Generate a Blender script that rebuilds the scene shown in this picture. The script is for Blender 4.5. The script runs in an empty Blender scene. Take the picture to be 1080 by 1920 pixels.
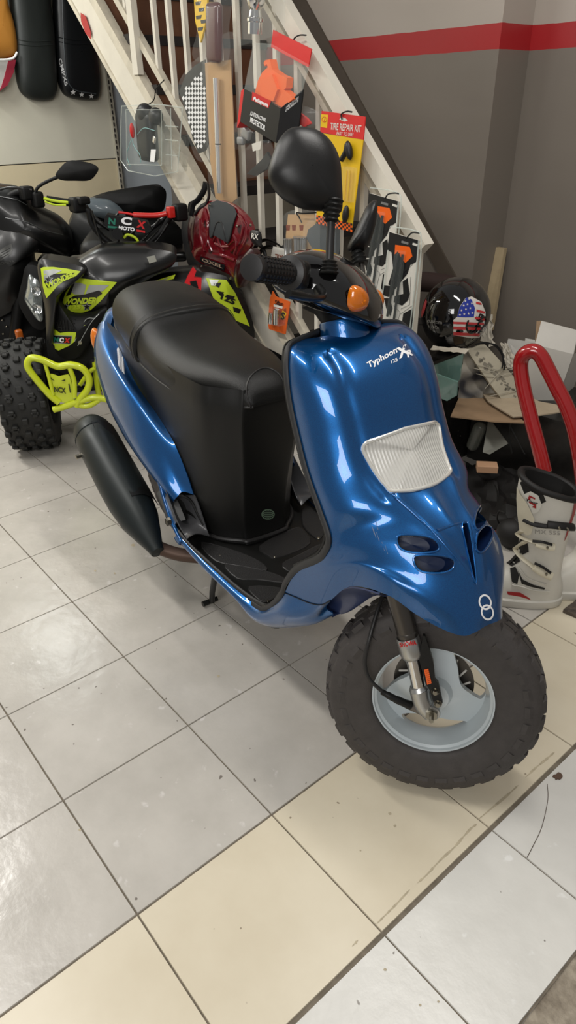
import bpy, bmesh, math, random
from math import sin, cos, pi, radians as RAD
from mathutils import Vector, Matrix
from mathutils.bvhtree import BVHTree
random.seed(7)
SC = bpy.context.scene
COL = SC.collection
# ---------------------------------------------------------------- camera model (solved from the floor tiles, tile = 1/3 m)
F = 1294.32
CAM = Vector((2.77555, -0.91557, 1.34081))
RX = Vector((0.6446631, 0.76433864, -0.01399767))
RY = Vector((0.38052136, -0.33671486, -0.86129356))
RZ = Vector((-0.66303317, 0.54991776, -0.50791482))
def ray(u, v):
    return RX * ((u - 540) / F) + RY * ((v - 960) / F) + RZ
def atx(u, v, x):
    d = ray(u, v); return CAM + d * ((x - CAM.x) / d.x)
def aty(u, v, y):
    d = ray(u, v); return CAM + d * ((y - CAM.y) / d.y)
def atz(u, v, z=0.0):
    d = ray(u, v); return CAM + d * ((z - CAM.z) / d.z)
def atd(u, v, dep):
    return CAM + ray(u, v) * dep
def atp(u, v, p0, n):
    d = ray(u, v); return CAM + d * ((p0 - CAM).dot(n) / d.dot(n))
def dep(p): return (Vector(p) - CAM).dot(RZ)
cam = bpy.data.cameras.new('camera'); co = bpy.data.objects.new('camera', cam); COL.objects.link(co)
cam.sensor_fit = 'VERTICAL'; cam.sensor_height = 36; cam.sensor_width = 36; cam.lens = F / 1920 * 36
cam.clip_start = 0.02
co.matrix_world = Matrix(((RX.x, -RY.x, -RZ.x, CAM.x), (RX.y, -RY.y, -RZ.y, CAM.y), (RX.z, -RY.z, -RZ.z, CAM.z), (0, 0, 0, 1)))
SC.camera = co
SC.cycles.transparent_max_bounces = 40; SC.cycles.max_bounces = 12
# ---------------------------------------------------------------- materials
def lin(c):
    return tuple(((x / 255) / 12.92 if x / 255 <= .04045 else ((x / 255 + .055) / 1.055) ** 2.4) for x in c) + (1,)
MATS = {}
def mat(name, c, rough=.5, metal=0., coat=0., spec=.5, bump=0., bscale=200., var=0., vscale=8., trans=0., alpha=1., ior=1.45, emit=None, es=1., coatr=.03, cut=None):
    if name in MATS: return MATS[name]
    m = bpy.data.materials.new(name); m.use_nodes = True
    nt = m.node_tree; b = nt.nodes['Principled BSDF']
    b.inputs['Base Color'].default_value = lin(c)
    b.inputs['Roughness'].default_value = rough; b.inputs['Metallic'].default_value = metal
    b.inputs['Coat Weight'].default_value = coat; b.inputs['Coat Roughness'].default_value = coatr
    b.inputs['Specular IOR Level'].default_value = spec
    b.inputs['Transmission Weight'].default_value = trans; b.inputs['IOR'].default_value = ior
    b.inputs['Alpha'].default_value = alpha
    if emit: b.inputs['Emission Color'].default_value = lin(emit); b.inputs['Emission Strength'].default_value = es
    if bump or var:
        tc = nt.nodes.new('ShaderNodeTexCoord')
    if bump:
        n = nt.nodes.new('ShaderNodeTexNoise'); n.inputs['Scale'].default_value = bscale; n.inputs['Detail'].default_value = 3
        bp = nt.nodes.new('ShaderNodeBump'); bp.inputs['Strength'].default_value = bump; bp.inputs['Distance'].default_value = .002
        nt.links.new(tc.outputs['Object'], n.inputs['Vector']); nt.links.new(n.outputs['Fac'], bp.inputs['Height']); nt.links.new(bp.outputs['Normal'], b.inputs['Normal'])
    if var:
        n = nt.nodes.new('ShaderNodeTexNoise'); n.inputs['Scale'].default_value = vscale; n.inputs['Detail'].default_value = 5; n.inputs['Roughness'].default_value = .65
        mx = nt.nodes.new('ShaderNodeMix'); mx.data_type = 'RGBA'
        l = lin(c); mx.inputs[6].default_value = tuple(min(1, x * (1 - var)) for x in l[:3]) + (1,); mx.inputs[7].default_value = tuple(min(1, x * (1 + var)) for x in l[:3]) + (1,)
        rp = nt.nodes.new('ShaderNodeMapRange'); rp.inputs[1].default_value = .3; rp.inputs[2].default_value = .7
        nt.links.new(tc.outputs['Object'], n.inputs['Vector']); nt.links.new(n.outputs['Fac'], rp.inputs[0]); nt.links.new(rp.outputs[0], mx.inputs[0]); nt.links.new(mx.outputs[2], b.inputs['Base Color'])
    MATS[name] = m; return m
# ---------------------------------------------------------------- objects
FR = {}
def setm(o, label=None, cat=None, group=None, kind=None):
    if label: o['label'] = label
    if cat: o['category'] = cat
    if group: o['group'] = group
    if kind: o['kind'] = kind
    return o
def thing(name, label, cat, loc=(0, 0, 0), rz=0., group=None):
    o = bpy.data.objects.new(name, None); COL.objects.link(o); o.empty_display_size = .05
    o.location = loc; o.rotation_euler = (0, 0, rz)
    FR[o.name] = Matrix.Translation(Vector(loc)) @ Matrix.Rotation(rz, 4, 'Z')
    return setm(o, label, cat, group)
def mk(name, vf, m, parent=None, smooth=True, base=None, label=None, cat=None, group=None, kind=None, mi=None, ang=40, mods=()):
    """vf = (verts in world, faces); parent frame handled; base = origin for a top-level mesh"""
    v, f = vf
    if parent is not None: M = FR[parent.name]
    else:
        if base is None:
            xs = [p[0] for p in v]; ys = [p[1] for p in v]; zs = [p[2] for p in v]
            base = ((min(xs) + max(xs)) / 2, (min(ys) + max(ys)) / 2, min(zs))
        M = Matrix.Translation(Vector(base))
    Mi = M.inverted()
    me = bpy.data.meshes.new(name); me.from_pydata([tuple(Mi @ Vector(p)) for p in v], [], [list(q) for q in f]); me.update()
    for x in (m if isinstance(m, (list, tuple)) else [m]): me.materials.append(x)
    bm = bmesh.new(); bm.from_mesh(me); bmesh.ops.remove_doubles(bm, verts=bm.verts, dist=1e-6)
    if mi is None: bmesh.ops.recalc_face_normals(bm, faces=bm.faces)
    bm.to_mesh(me); bm.free()
    if mi is not None and len(me.polygons) == len(mi):
        me.polygons.foreach_set('material_index', mi)
    o = bpy.data.objects.new(name, me); COL.objects.link(o)
    if smooth:
        me.polygons.foreach_set('use_smooth', [True] * len(me.polygons))
        try: me.set_sharp_from_angle(angle=RAD(ang))
        except Exception: pass
    if parent is not None: o.parent = parent; FR[o.name] = M
    else: o.location = M.translation; FR[o.name] = M
    setm(o, label, cat, group, kind)
    for k, kw in mods:
        md = o.modifiers.new(k, k)
        for a, b in kw.items(): setattr(md, a, b)
    return o
def copy_tree(o, parent=None, pre=None):
    c = o.copy(); COL.objects.link(c); c.parent = parent
    for ch in [x for x in bpy.data.objects if x.parent == o]: copy_tree(ch, c)
    return c
# ---------------------------------------------------------------- geometry
def join(*vfs):
    V = []; Fc = []
    for v, f in vfs:
        n = len(V); V += [Vector(p) for p in v]; Fc += [[i + n for i in q] for q in f]
    return V, Fc
def xf(vf, M): return [M @ Vector(p) for p in vf[0]], vf[1]
def cr(P, n, closed=False):
    """Catmull-Rom through points, n samples per span"""
    P = [Vector(p) for p in P]; m = len(P); out = []
    rng = m if closed else m - 1
    for i in range(rng):
        p1 = P[i]; p2 = P[(i + 1) % m]
        p0 = P[i - 1] if (i > 0 or closed) else p1 * 2 - p2
        p3 = P[(i + 2) % m] if (i + 2 < m or closed) else p2 * 2 - p1
        for k in range(n):
            t = k / n; t2 = t * t; t3 = t2 * t
            out.append(.5 * ((2 * p1) + (p2 - p0) * t + (2 * p0 - 5 * p1 + 4 * p2 - p3) * t2 + (3 * p1 - p0 - 3 * p2 + p3) * t3))
    if not closed: out.append(P[-1].copy())
    return out
def gridf(rows, cu=False, cv=False):
    nr = len(rows); nc = len(rows[0]); V = [p for r in rows for p in r]; Fc = []
    for i in range(nr if cv else nr - 1):
        for j in range(nc if cu else nc - 1):
            a = i * nc + j; b = i * nc + (j + 1) % nc; c = ((i + 1) % nr) * nc + (j + 1) % nc; d = ((i + 1) % nr) * nc + j
            Fc.append([a, b, c, d])
    return V, Fc
def smooth_grid(rows, nu=6, nv=6, cu=False, cv=False):
    R1 = [cr(r, nu, cu) for r in rows]
    cols = [cr([R1[i][j] for i in range(len(R1))], nv, cv) for j in range(len(R1[0]))]
    R2 = [[cols[j][i] for j in range(len(cols))] for i in range(len(cols[0]))]
    return R2
def caps(vf, nr, nc):
    v, f = vf; f = list(f); f.append(list(range(nc - 1, -1, -1))); f.append([(nr - 1) * nc + j for j in range(nc)]); return v, f
def thick(rows, t, n=None):
    """open grid rows -> closed shell, thickness t along -normal (or vector n)"""
    nr = len(rows); nc = len(rows[0]); nrm = []
    for i in range(nr):
        q = []
        for j in range(nc):
            a = rows[min(i + 1, nr - 1)][j] - rows[max(i - 1, 0)][j]; b = rows[i][min(j + 1, nc - 1)] - rows[i][max(j - 1, 0)]
            c = a.cross(b); q.append(c.normalized() if c.length > 1e-12 else Vector((0, 0, 1)))
        nrm.append(q)
    back = [[rows[i][j] + (n * t if n is not None else nrm[i][j] * t) for j in range(nc)] for i in range(nr)]
    v, f = gridf(rows); v2, f2 = gridf(back); N = len(v)
    F2 = f + [[k + N for k in reversed(q)] for q in f2]
    per = [(0, j) for j in range(nc)] + [(i, nc - 1) for i in range(1, nr)] + [(nr - 1, j) for j in range(nc - 2, -1, -1)] + [(i, 0) for i in range(nr - 2, 0, -1)]
    per = [a * nc + b for a, b in per]
    for k in range(len(per)):
        a = per[k]; b = per[(k + 1) % len(per)]; F2.append([b, a, a + N, b + N])
    return v + v2, F2
def frames(path, closed=False):
    n = len(path); T = []
    for i in range(n):
        a = path[(i + 1) % n] if (closed or i + 1 < n) else path[i]; b = path[i - 1] if (closed or i > 0) else path[i]
        T.append((a - b).normalized())
    u = T[0].orthogonal().normalized(); U = []
    for t in T:
        u = (u - t * u.dot(t)); u = u.normalized() if u.length > 1e-9 else t.orthogonal().normalized(); U.append(u.copy())
    return T, U
def tube(path, r, seg=10, closed=False, sm=0, cap=True, flat=1., up=None):
    path = [Vector(p) for p in path]
    if sm:
        if isinstance(r, (list, tuple)): rr = [x.x for x in cr([(q, 0, 0) for q in r], sm, closed)]
        else: rr = r
        path = cr(path, sm, closed); r = rr
    T, U = frames(path, closed); rows = []
    for i, p in enumerate(path):
        t = T[i]; u = U[i]
        if up is not None:
            u = Vector(up) - t * t.dot(Vector(up)); u.normalize()
        w = t.cross(u); q = r[i] if isinstance(r, (list, tuple)) else r
        rows.append([p + u * (q * cos(2 * pi * k / seg)) + w * (q * flat * sin(2 * pi * k / seg)) for k in range(seg)])
    vf = gridf(rows, cu=True, cv=closed)
    if cap and not closed: vf = caps(vf, len(rows), seg)
    return vf
def box(c, s, M=None):
    c = Vector(c); h = Vector(s) / 2
    v = [Vector((sx * h.x, sy * h.y, sz * h.z)) for sx in (-1, 1) for sy in (-1, 1) for sz in (-1, 1)]
    if M is not None: v = [M @ p for p in v]
    v = [p + c for p in v]
    return v, [[0, 1, 3, 2], [4, 6, 7, 5], [0, 4, 5, 1], [2, 3, 7, 6], [0, 2, 6, 4], [1, 5, 7, 3]]
def prism(poly, d):
    """polygon (3-D points) extruded by vector d"""
    poly = [Vector(p) for p in poly]; d = Vector(d); n = len(poly)
    v = poly + [p + d for p in poly]
    return v, [list(range(n)), [n + i for i in range(n - 1, -1, -1)]] + [[i, (i + 1) % n, n + (i + 1) % n, n + i] for i in range(n)]
def lathe(prof, c, ax, seg=32, closed=False, ref=None):
    """prof = [(radius, along)]"""
    c = Vector(c); ax = Vector(ax).normalized(); u = (Vector(ref) - ax * ax.dot(Vector(ref))).normalized() if ref is not None else ax.orthogonal().normalized(); w = ax.cross(u)
    rows = [[c + ax * h + (u * cos(2 * pi * k / seg) + w * sin(2 * pi * k / seg)) * max(r, 1e-5) for k in range(seg)] for r, h in prof]
    return gridf(rows, cu=True, cv=closed)
def ellipsoid(c, r, M=None, ns=20, nr=12):
    rows = []
    for i in range(nr + 1):
        a = pi * i / nr; rows.append([Vector((r[0] * sin(a) * cos(2 * pi * k / ns), r[1] * sin(a) * sin(2 * pi * k / ns), r[2] * cos(a))) for k in range(ns)])
    rows = [[(M @ p if M is not None else p) + Vector(c) for p in q] for q in rows]
    return gridf(rows, cu=True)
def rbox(c, s, r, M=None, seg=3):
    """rounded box built with bmesh bevel"""
    bm = bmesh.new(); bmesh.ops.create_cube(bm, size=1)
    for v in bm.verts: v.co = Vector((v.co.x * s[0], v.co.y * s[1], v.co.z * s[2]))
    bmesh.ops.bevel(bm, geom=bm.edges[:], offset=r, segments=seg, affect='EDGES', profile=.5)
    bm.verts.ensure_lookup_table(); bm.verts.index_update()
    v = [(M @ x.co if M is not None else x.co.copy()) + Vector(c) for x in bm.verts]; f = [[x.index for x in q.verts] for q in bm.faces]; bm.free()
    return v, f
def bvh_of(vf): return BVHTree.FromPolygons([tuple(p) for p in vf[0]], [list(q) for q in vf[1]])
def cast(bv, u, v):
    d = ray(u, v).normalized(); h = bv.ray_cast(CAM, d)
    if h[0] is None:
        h = bv.find_nearest(atd(u, v, 2.0)); 
    n = h[1]
    if n.dot(d) > 0: n = -n
    return h[0], n
TXT = {}
def text_mesh(s, bold=0.):
    """unit text mesh: baseline y=0, x from 0; returns verts2d, faces, width, height"""
    k = (s, bold)
    if k in TXT: return TXT[k]
    c = bpy.data.curves.new('t', 'FONT'); c.body = s; c.size = 1; c.offset = bold; c.resolution_u = 3
    o = bpy.data.objects.new('t', c); COL.objects.link(o)
    dg = bpy.context.evaluated_depsgraph_get(); me = bpy.data.meshes.new_from_object(o.evaluated_get(dg))
    v = [(p.co.x, p.co.y) for p in me.vertices]; f = [list(q.vertices) for q in me.polygons]
    bpy.data.objects.remove(o); bpy.data.curves.remove(c); bpy.data.meshes.remove(me)
    x0 = min(p[0] for p in v); x1 = max(p[0] for p in v); y0 = min(p[1] for p in v); y1 = max(p[1] for p in v)
    v = [((p[0] - x0) / (x1 - x0), (p[1] - y0) / (y1 - y0)) for p in v]
    TXT[k] = (v, f); return TXT[k]
def quadmap(q, s, t):
    """q = corners bl, br, tr, tl (any vectors)"""
    bl, br, tr, tl = [Vector(x) for x in q]
    return bl * (1 - s) * (1 - t) + br * s * (1 - t) + tr * s * t + tl * (1 - s) * t
def text_on(s, q, off=.0008, bold=0., bvh=None):
    """text filling the quad q: world corners, or pixel corners cast on bvh"""
    v, f = text_mesh(s, bold)
    if bvh is not None:
        out = []
        for a, b in v:
            p = quadmap([(x[0], x[1], 0) for x in q], a, b); h, n = cast(bvh, p.x, p.y); out.append(h + n * off)
        return out, f
    P = [quadmap(q, a, b) for a, b in v]
    bl, br, tr, tl = [Vector(x) for x in q]; n = (br - bl).cross(tl - bl).normalized()
    if n.dot(CAM - bl) < 0: n = -n
    return [p + n * off for p in P], f
def poly_on(pts, bvh, off=.0008):
    """pixel polygon cast on a surface -> dense fan-free ngon via triangulated grid"""
    bm = bmesh.new(); vs = [bm.verts.new((x, y, 0)) for x, y in pts]; fc = bm.faces.new(vs)
    bmesh.ops.triangulate(bm, faces=bm.faces[:])
    for _ in range(3): bmesh.ops.subdivide_edges(bm, edges=[e for e in bm.edges if e.calc_length() > 6], cuts=1)
    bmesh.ops.triangulate(bm, faces=bm.faces[:])
    bm.verts.index_update(); v = []
    for x in bm.verts:
        h, n = cast(bvh, x.co.x, x.co.y); v.append(h + n * off)
    f = [[x.index for x in q.verts] for q in bm.faces]; bm.free()
    return v, f
def flat_poly(pts, off=0.):
    return [Vector(p) for p in pts], [list(range(len(pts)))]
def ring_on(cx, cy, rx, ry, w, rot, bvh, off=.001, n=40):
    rows = []
    for k in range(n):
        a = 2 * pi * k / n; r = []
        for q in (1, 1 - w):
            x = rx * q * cos(a); y = ry * q * sin(a); r.append((cx + x * cos(rot) - y * sin(rot), cy + x * sin(rot) + y * cos(rot)))
        pts = []
        for x, y in r:
            h, nn = cast(bvh, x, y); pts.append(h + nn * off)
        rows.append(pts)
    return gridf(rows, cv=True)
# ================================================================ ROOM
T = 1 / 3
def noise_mat(name, c1, c2, scale, rough, detail=6, bump=.0, specks=None, coat=0, wisp=None):
    m = bpy.data.materials.new(name); m.use_nodes = True; nt = m.node_tree; b = nt.nodes['Principled BSDF']; L = nt.links
    tc = nt.nodes.new('ShaderNodeTexCoord'); n = nt.nodes.new('ShaderNodeTexNoise'); n.inputs['Scale'].default_value = scale; n.inputs['Detail'].default_value = detail; n.inputs['Roughness'].default_value = .6
    L.new(tc.outputs['Object'], n.inputs['Vector'])
    r = nt.nodes.new('ShaderNodeValToRGB'); r.color_ramp.elements[0].position = .35; r.color_ramp.elements[1].position = .65
    r.color_ramp.elements[0].color = lin(c1); r.color_ramp.elements[1].color = lin(c2)
    L.new(n.outputs['Fac'], r.inputs['Fac']); last = r.outputs['Color']
    def layer(sc, lo, hi, col, amt, det=2):
        n2 = nt.nodes.new('ShaderNodeTexNoise'); n2.inputs['Scale'].default_value = sc; n2.inputs['Detail'].default_value = det; L.new(tc.outputs['Object'], n2.inputs['Vector'])
        mr = nt.nodes.new('ShaderNodeMapRange'); mr.inputs[1].default_value = lo; mr.inputs[2].default_value = hi; mr.inputs[4].default_value = amt; L.new(n2.outputs['Fac'], mr.inputs[0])
        mx = nt.nodes.new('ShaderNodeMix'); mx.data_type = 'RGBA'; mx.inputs[7].default_value = lin(col); L.new(mr.outputs[0], mx.inputs[0]); nonlocal last
        L.new(last, mx.inputs[6]); last = mx.outputs[2]
    if specks: layer(48, .765, .785, specks, .8, 1)
    if wisp: layer(22, .66, .72, wisp, .6, 6)
    L.new(last, b.inputs['Base Color']); b.inputs['Roughness'].default_value = rough; b.inputs['Coat Weight'].default_value = coat
    if bump:
        bp = nt.nodes.new('ShaderNodeBump'); bp.inputs['Strength'].default_value = bump; bp.inputs['Distance'].default_value = .004
        n3 = nt.nodes.new('ShaderNodeTexNoise'); n3.inputs['Scale'].default_value = scale * 3; n3.inputs['Detail'].default_value = 6
        L.new(tc.outputs['Object'], n3.inputs['Vector']); L.new(n3.outputs['Fac'], bp.inputs['Height']); L.new(bp.outputs['Normal'], b.inputs['Normal'])
    MATS[name] = m; return m
m_tg = noise_mat('grey_tile', (178, 173, 165), (191, 186, 178), 5, .22, bump=.45, specks=(90, 80, 72), wisp=(214, 210, 206))
m_tb = noise_mat('beige_tile', (205, 194, 171), (213, 203, 181), 4, .3, bump=.10, specks=(120, 104, 84))
m_tw = noise_mat('white_tile', (202, 200, 194), (212, 210, 204), 5, .3, bump=.4, specks=(100, 92, 84), wisp=(228, 228, 225))
m_gr = noise_mat('grout', (96, 88, 76), (122, 112, 98), 30, .9)
m_cc = noise_mat('concrete', (118, 108, 94), (158, 148, 132), 30, .95, bump=1.0)
# floor : tiles (one continuous surface, joints 3 mm)
V = []; Fc = []; mi = []
def tile(x0, x1, y0, y1, z, k):
    n = len(V); g = .0014
    for zz, e in ((z - .004, 0), (z, .0008)):
        V.extend([Vector((x0 + g + e, y0 + g + e, zz)), Vector((x1 - g - e, y0 + g + e, zz)), Vector((x1 - g - e, y1 - g - e, zz)), Vector((x0 + g + e, y1 - g - e, zz))])
    Fc.append([n + 4, n + 5, n + 6, n + 7]); mi.append(k)
    for i in range(4): Fc.append([n + i, n + (i + 1) % 4, n + 4 + (i + 1) % 4, n + 4 + i]); mi.append(k)
xs = [T * i for i in range(-11, 8)]
for i in range(len(xs) - 1):
    for j in range(-10, 9):
        k = 1 if i + 1 == len(xs) - 1 else 0
        a, b = xs[i], xs[i + 1]
        if k == 1: a += .0012; b -= .003
        tile(a, b, T * j, T * j + T, 0, k)
for j in range(-10, 9): tile(7 * T + .003, 2.584, T * j, T * j + T, 0, 2)
n = len(V); V += [Vector((-3.6, -3.3, -.003)), Vector((2.586, -3.3, -.003)), Vector((2.586, 3, -.003)), Vector((-3.6, 3, -.003))]; Fc.append([n, n + 1, n + 2, n + 3]); mi.append(3)
random.seed(31)
for pts in ([(706, 1732), (722, 1716), (742, 1696), (768, 1668)], [(782, 1656), (800, 1640), (826, 1612), (852, 1588), (880, 1556), (894, 1545)], [(896, 1537), (920, 1517), (948, 1494), (972, 1472)], [(985, 1458), (1004, 1440), (1026, 1422), (1040, 1410)], [(660, 1774), (672, 1762)]):
    n = len(V); P = cr([(a, b, 0) for a, b in pts], 5)
    for k, q in enumerate(P):
        w = random.uniform(.6, 2.2) * (1 if 0 < k < len(P) - 1 else .2); V.extend([atz(q.x - w * .6, q.y - w, .0006), atz(q.x + w * .6, q.y + w, .0006)])
        if k: Fc.append([n + 2 * k - 2, n + 2 * k - 1, n + 2 * k + 1, n + 2 * k]); mi.append(4)
for cx_, cy, r in ((731, 1525, 4), (740, 1548, 3.5), (410, 1268, 4), (150, 1556, 3), (676, 1595, 2.5), (215, 1075, 3), (178, 1070, 3), (250, 1022, 5), (722, 1818, 4), (788, 1884, 4), (822, 1878, 3)):
    n = len(V)
    for k in range(7): a = 2 * pi * k / 7; V.append(atz(cx_ + r * random.uniform(.5, 1.2) * cos(a), cy + r * random.uniform(.4, .9) * sin(a), .0006))
    Fc.append([n + k for k in range(7)]); mi.append(4)
m_scuff = mat('scuff_dirt', (176, 164, 140), .8, var=.2, vscale=60)
o = mk('floor', (V, Fc), [m_tg, m_tb, m_tw, m_gr, m_scuff], smooth=False, base=(0, 0, 0), kind='structure', mi=mi)
vc, fc = [], []
rows = []
for i in range(30):
    rows.append([Vector((2.583 + .004 * sin(j * 1.7) + i * .05, -3.3 + j * .16, -.002 - .004 * random.random())) for j in range(40)])
mk('trim_1', gridf(rows), m_cc, kind='structure')
# walls
m_wall = bpy.data.materials.new('painted_wall'); m_wall.use_nodes = True
nt = m_wall.node_tree; b = nt.nodes['Principled BSDF']; b.inputs['Roughness'].default_value = .38
tc = nt.nodes.new('ShaderNodeTexCoord'); sp = nt.nodes.new('ShaderNodeSeparateXYZ'); nt.links.new(tc.outputs['Object'], sp.inputs[0])
ns = nt.nodes.new('ShaderNodeTexNoise'); ns.inputs['Scale'].default_value = 14; ns.inputs['Detail'].default_value = 3; nt.links.new(tc.outputs['Object'], ns.inputs['Vector'])
ad = nt.nodes.new('ShaderNodeMath'); ad.operation = 'MULTIPLY_ADD'; ad.inputs[1].default_value = .006; nt.links.new(ns.outputs['Fac'], ad.inputs[0]); nt.links.new(sp.outputs[2], ad.inputs[2])
mr = nt.nodes.new('ShaderNodeMapRange'); mr.inputs[1].default_value = 0; mr.inputs[2].default_value = 2; nt.links.new(ad.outputs[0], mr.inputs[0])
rp = nt.nodes.new('ShaderNodeValToRGB'); rp.color_ramp.interpolation = 'CONSTANT'
rp.color_ramp.elements[0].color = lin((122, 114, 105)); rp.color_ramp.elements[0].position = 0
rp.color_ramp.elements[1].color = lin((168, 34, 38)); rp.color_ramp.elements[1].position = 1.521 / 2
e = rp.color_ramp.elements.new(1.602 / 2); e.color = lin((176, 166, 156))
nt.links.new(mr.outputs[0], rp.inputs[0]); nt.links.new(rp.outputs[0], b.inputs['Base Color'])
nb = nt.nodes.new('ShaderNodeTexNoise'); nb.inputs['Scale'].default_value = 5; nt.links.new(tc.outputs['Object'], nb.inputs['Vector'])
bp = nt.nodes.new('ShaderNodeBump'); bp.inputs['Strength'].default_value = .12; bp.inputs['Distance'].default_value = .02; nt.links.new(nb.outputs['Fac'], bp.inputs['Height']); nt.links.new(bp.outputs['Normal'], b.inputs['Normal'])
mk('wall_right', box((-1.3, 1.9, 1.5), (4.2, .1, 3.0)), m_wall, smooth=False, base=(0, 0, 0), kind='structure')
mk('wall_recess', join(box((.75, 2.03, 1.5), (.1, .16, 3.0)), box((2.2, 2.11, 1.5), (3.0, .1, 3.0))), m_wall, smooth=False, base=(0, 0, 0), kind='structure')
m_blue = mat('pale_blue_wall', (196, 206, 214), .6, var=.03, vscale=4)
mk('wall_back', box((-1.82, -.7, 1.5), (.1, 5.2, 3.0)), m_blue, smooth=False, base=(-1.82, 0, 0), kind='structure')
# lights : two ceiling tube fittings, an added overhead light, daylight from the open shop front behind the camera
def area(name, loc, size, size_y, power, col, target=None):
    l = bpy.data.lights.new(name, 'AREA'); l.shape = 'RECTANGLE'; l.size = size; l.size_y = size_y; l.energy = power; l.color = col
    o = bpy.data.objects.new(name, l); COL.objects.link(o); o.location = loc
    d = (Vector(target) - Vector(loc)) if target is not None else Vector((0, 0, -1))
    o.rotation_euler = d.to_track_quat('-Z', 'Y').to_euler(); return o
W = bpy.data.worlds.new('world'); SC.world = W; W.use_nodes = True
W.node_tree.nodes['Background'].inputs[0].default_value = (.83, .82, .80, 1); W.node_tree.nodes['Background'].inputs[1].default_value = .30
SC.view_settings.view_transform = 'Standard'; SC.view_settings.look = 'None'; SC.view_settings.gamma = 1; SC.view_settings.exposure = 0
area('overhead_light', (.9, -1.0, 2.9), 1.2, .16, 23, (1, .97, .92))
area('overhead_light', (2.1, .5, 2.9), 1.2, .16, 26, (1, .97, .92))
area('overhead_light', (-.9, -.9, 2.7), 1.2, .16, 46, (1, .97, .92))  # added light, brightens the display panel and the wall under the stairs
area('panel_lamp', (-1.40, .30, 2.15), .35, .35, 7, (.96, 1, .96))
area('daylight', (3.4, -2.6, 2.3), 1.5, 1.2, 52, (1, .985, .96), (0.5, 0.3, 0))
# ================================================================ SCOOTER
SO = Vector((2.13, .005, 0)); SH = RAD(-8)
scooter = thing('motor_scooter', 'blue motor scooter with black seat standing on its centre stand on the tiled floor', 'scooter', SO, SH)
SM = FR['motor_scooter']; SMi = SM.inverted()
FW = Vector((cos(SH), sin(SH), 0)); LT = Vector((-sin(SH), cos(SH), 0))
def L(x, y, z): return SM @ Vector((x, y, z))
def LR(rows): return [[L(*p) for p in r] for r in rows]
def PB(u, v, y): return atp(u, v, SO + LT * y, LT)
def PX(u, v, x): return atp(u, v, SO + FW * x, FW)
m_paint = mat('blue_metallic_paint', (14, 82, 160), .34, metal=.72, coat=1., coatr=.02)
nt = m_paint.node_tree; b = nt.nodes['Principled BSDF']
tc = nt.nodes.new('ShaderNodeTexCoord'); vo = nt.nodes.new('ShaderNodeTexVoronoi'); vo.inputs['Scale'].default_value = 1400
nt.links.new(tc.outputs['Object'], vo.inputs['Vector'])
hs = nt.nodes.new('ShaderNodeMix'); hs.data_type = 'RGBA'; hs.inputs[6].default_value = lin((2, 68, 126)); hs.inputs[7].default_value = lin((3, 92, 156))
nt.links.new(vo.outputs['Color'], hs.inputs[0]); nt.links.new(hs.outputs[2], b.inputs['Base Color'])
m_blk = mat('black_plastic', (15, 15, 14), .45, spec=.4, bump=.15, bscale=900)
m_blk2 = mat('dark_grey_plastic', (32, 31, 31), .42, bump=.1, bscale=900)
m_gloss = mat('gloss_black', (9, 8, 9), .08, coat=1.)
m_seat = mat('black_vinyl', (13, 13, 12), .40, bump=.35, bscale=700, spec=.4)
m_rub = mat('rubber', (62, 58, 56), .62, bump=.3, bscale=300, var=.15, vscale=30)
m_chrome = mat('chrome', (225, 225, 225), .1, metal=1)
m_alu = mat('cast_aluminium', (178, 178, 176), .36, metal=.9)
m_steel = mat('dark_steel', (88, 84, 80), .32, metal=.85)
m_rim = mat('grey_rim_paint', (186, 194, 197), .28, coat=.6)
m_white = mat('white_decal', (240, 240, 240), .35)
m_amber = mat('amber_lens', (246, 130, 10), .15, coat=1, trans=.35)
m_red = mat('red_decal', (196, 30, 30), .4)
m_bolt = mat('zinc_bolt', (150, 145, 132), .3, metal=1)
def bool_cut(o, cutters):
    for k, vf in enumerate(cutters):
        me = bpy.data.meshes.new('cut'); Mi = FR[o.name].inverted()
        me.from_pydata([tuple(Mi @ p) for p in vf[0]], [], [list(q) for q in vf[1]])
        bm = bmesh.new(); bm.from_mesh(me); bmesh.ops.recalc_face_normals(bm, faces=bm.faces); bm.to_mesh(me); bm.free()
        c = bpy.data.objects.new('cut', me); COL.objects.link(c); c.matrix_world = FR[o.name]; o.matrix_world
        bpy.context.view_layer.update()
        md = o.modifiers.new('b', 'BOOLEAN'); md.operation = 'DIFFERENCE'; md.object = c; md.solver = 'EXACT'
        dg = bpy.context.evaluated_depsgraph_get(); new = bpy.data.meshes.new_from_object(o.evaluated_get(dg))
        o.modifiers.clear(); old = o.data
        if len(new.polygons) > 50: o.data = new
        bpy.data.objects.remove(c)
    o.data.polygons.foreach_set('use_smooth', [True] * len(o.data.polygons))
    try: o.data.set_sharp_from_angle(angle=RAD(35))
    except Exception: pass
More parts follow.
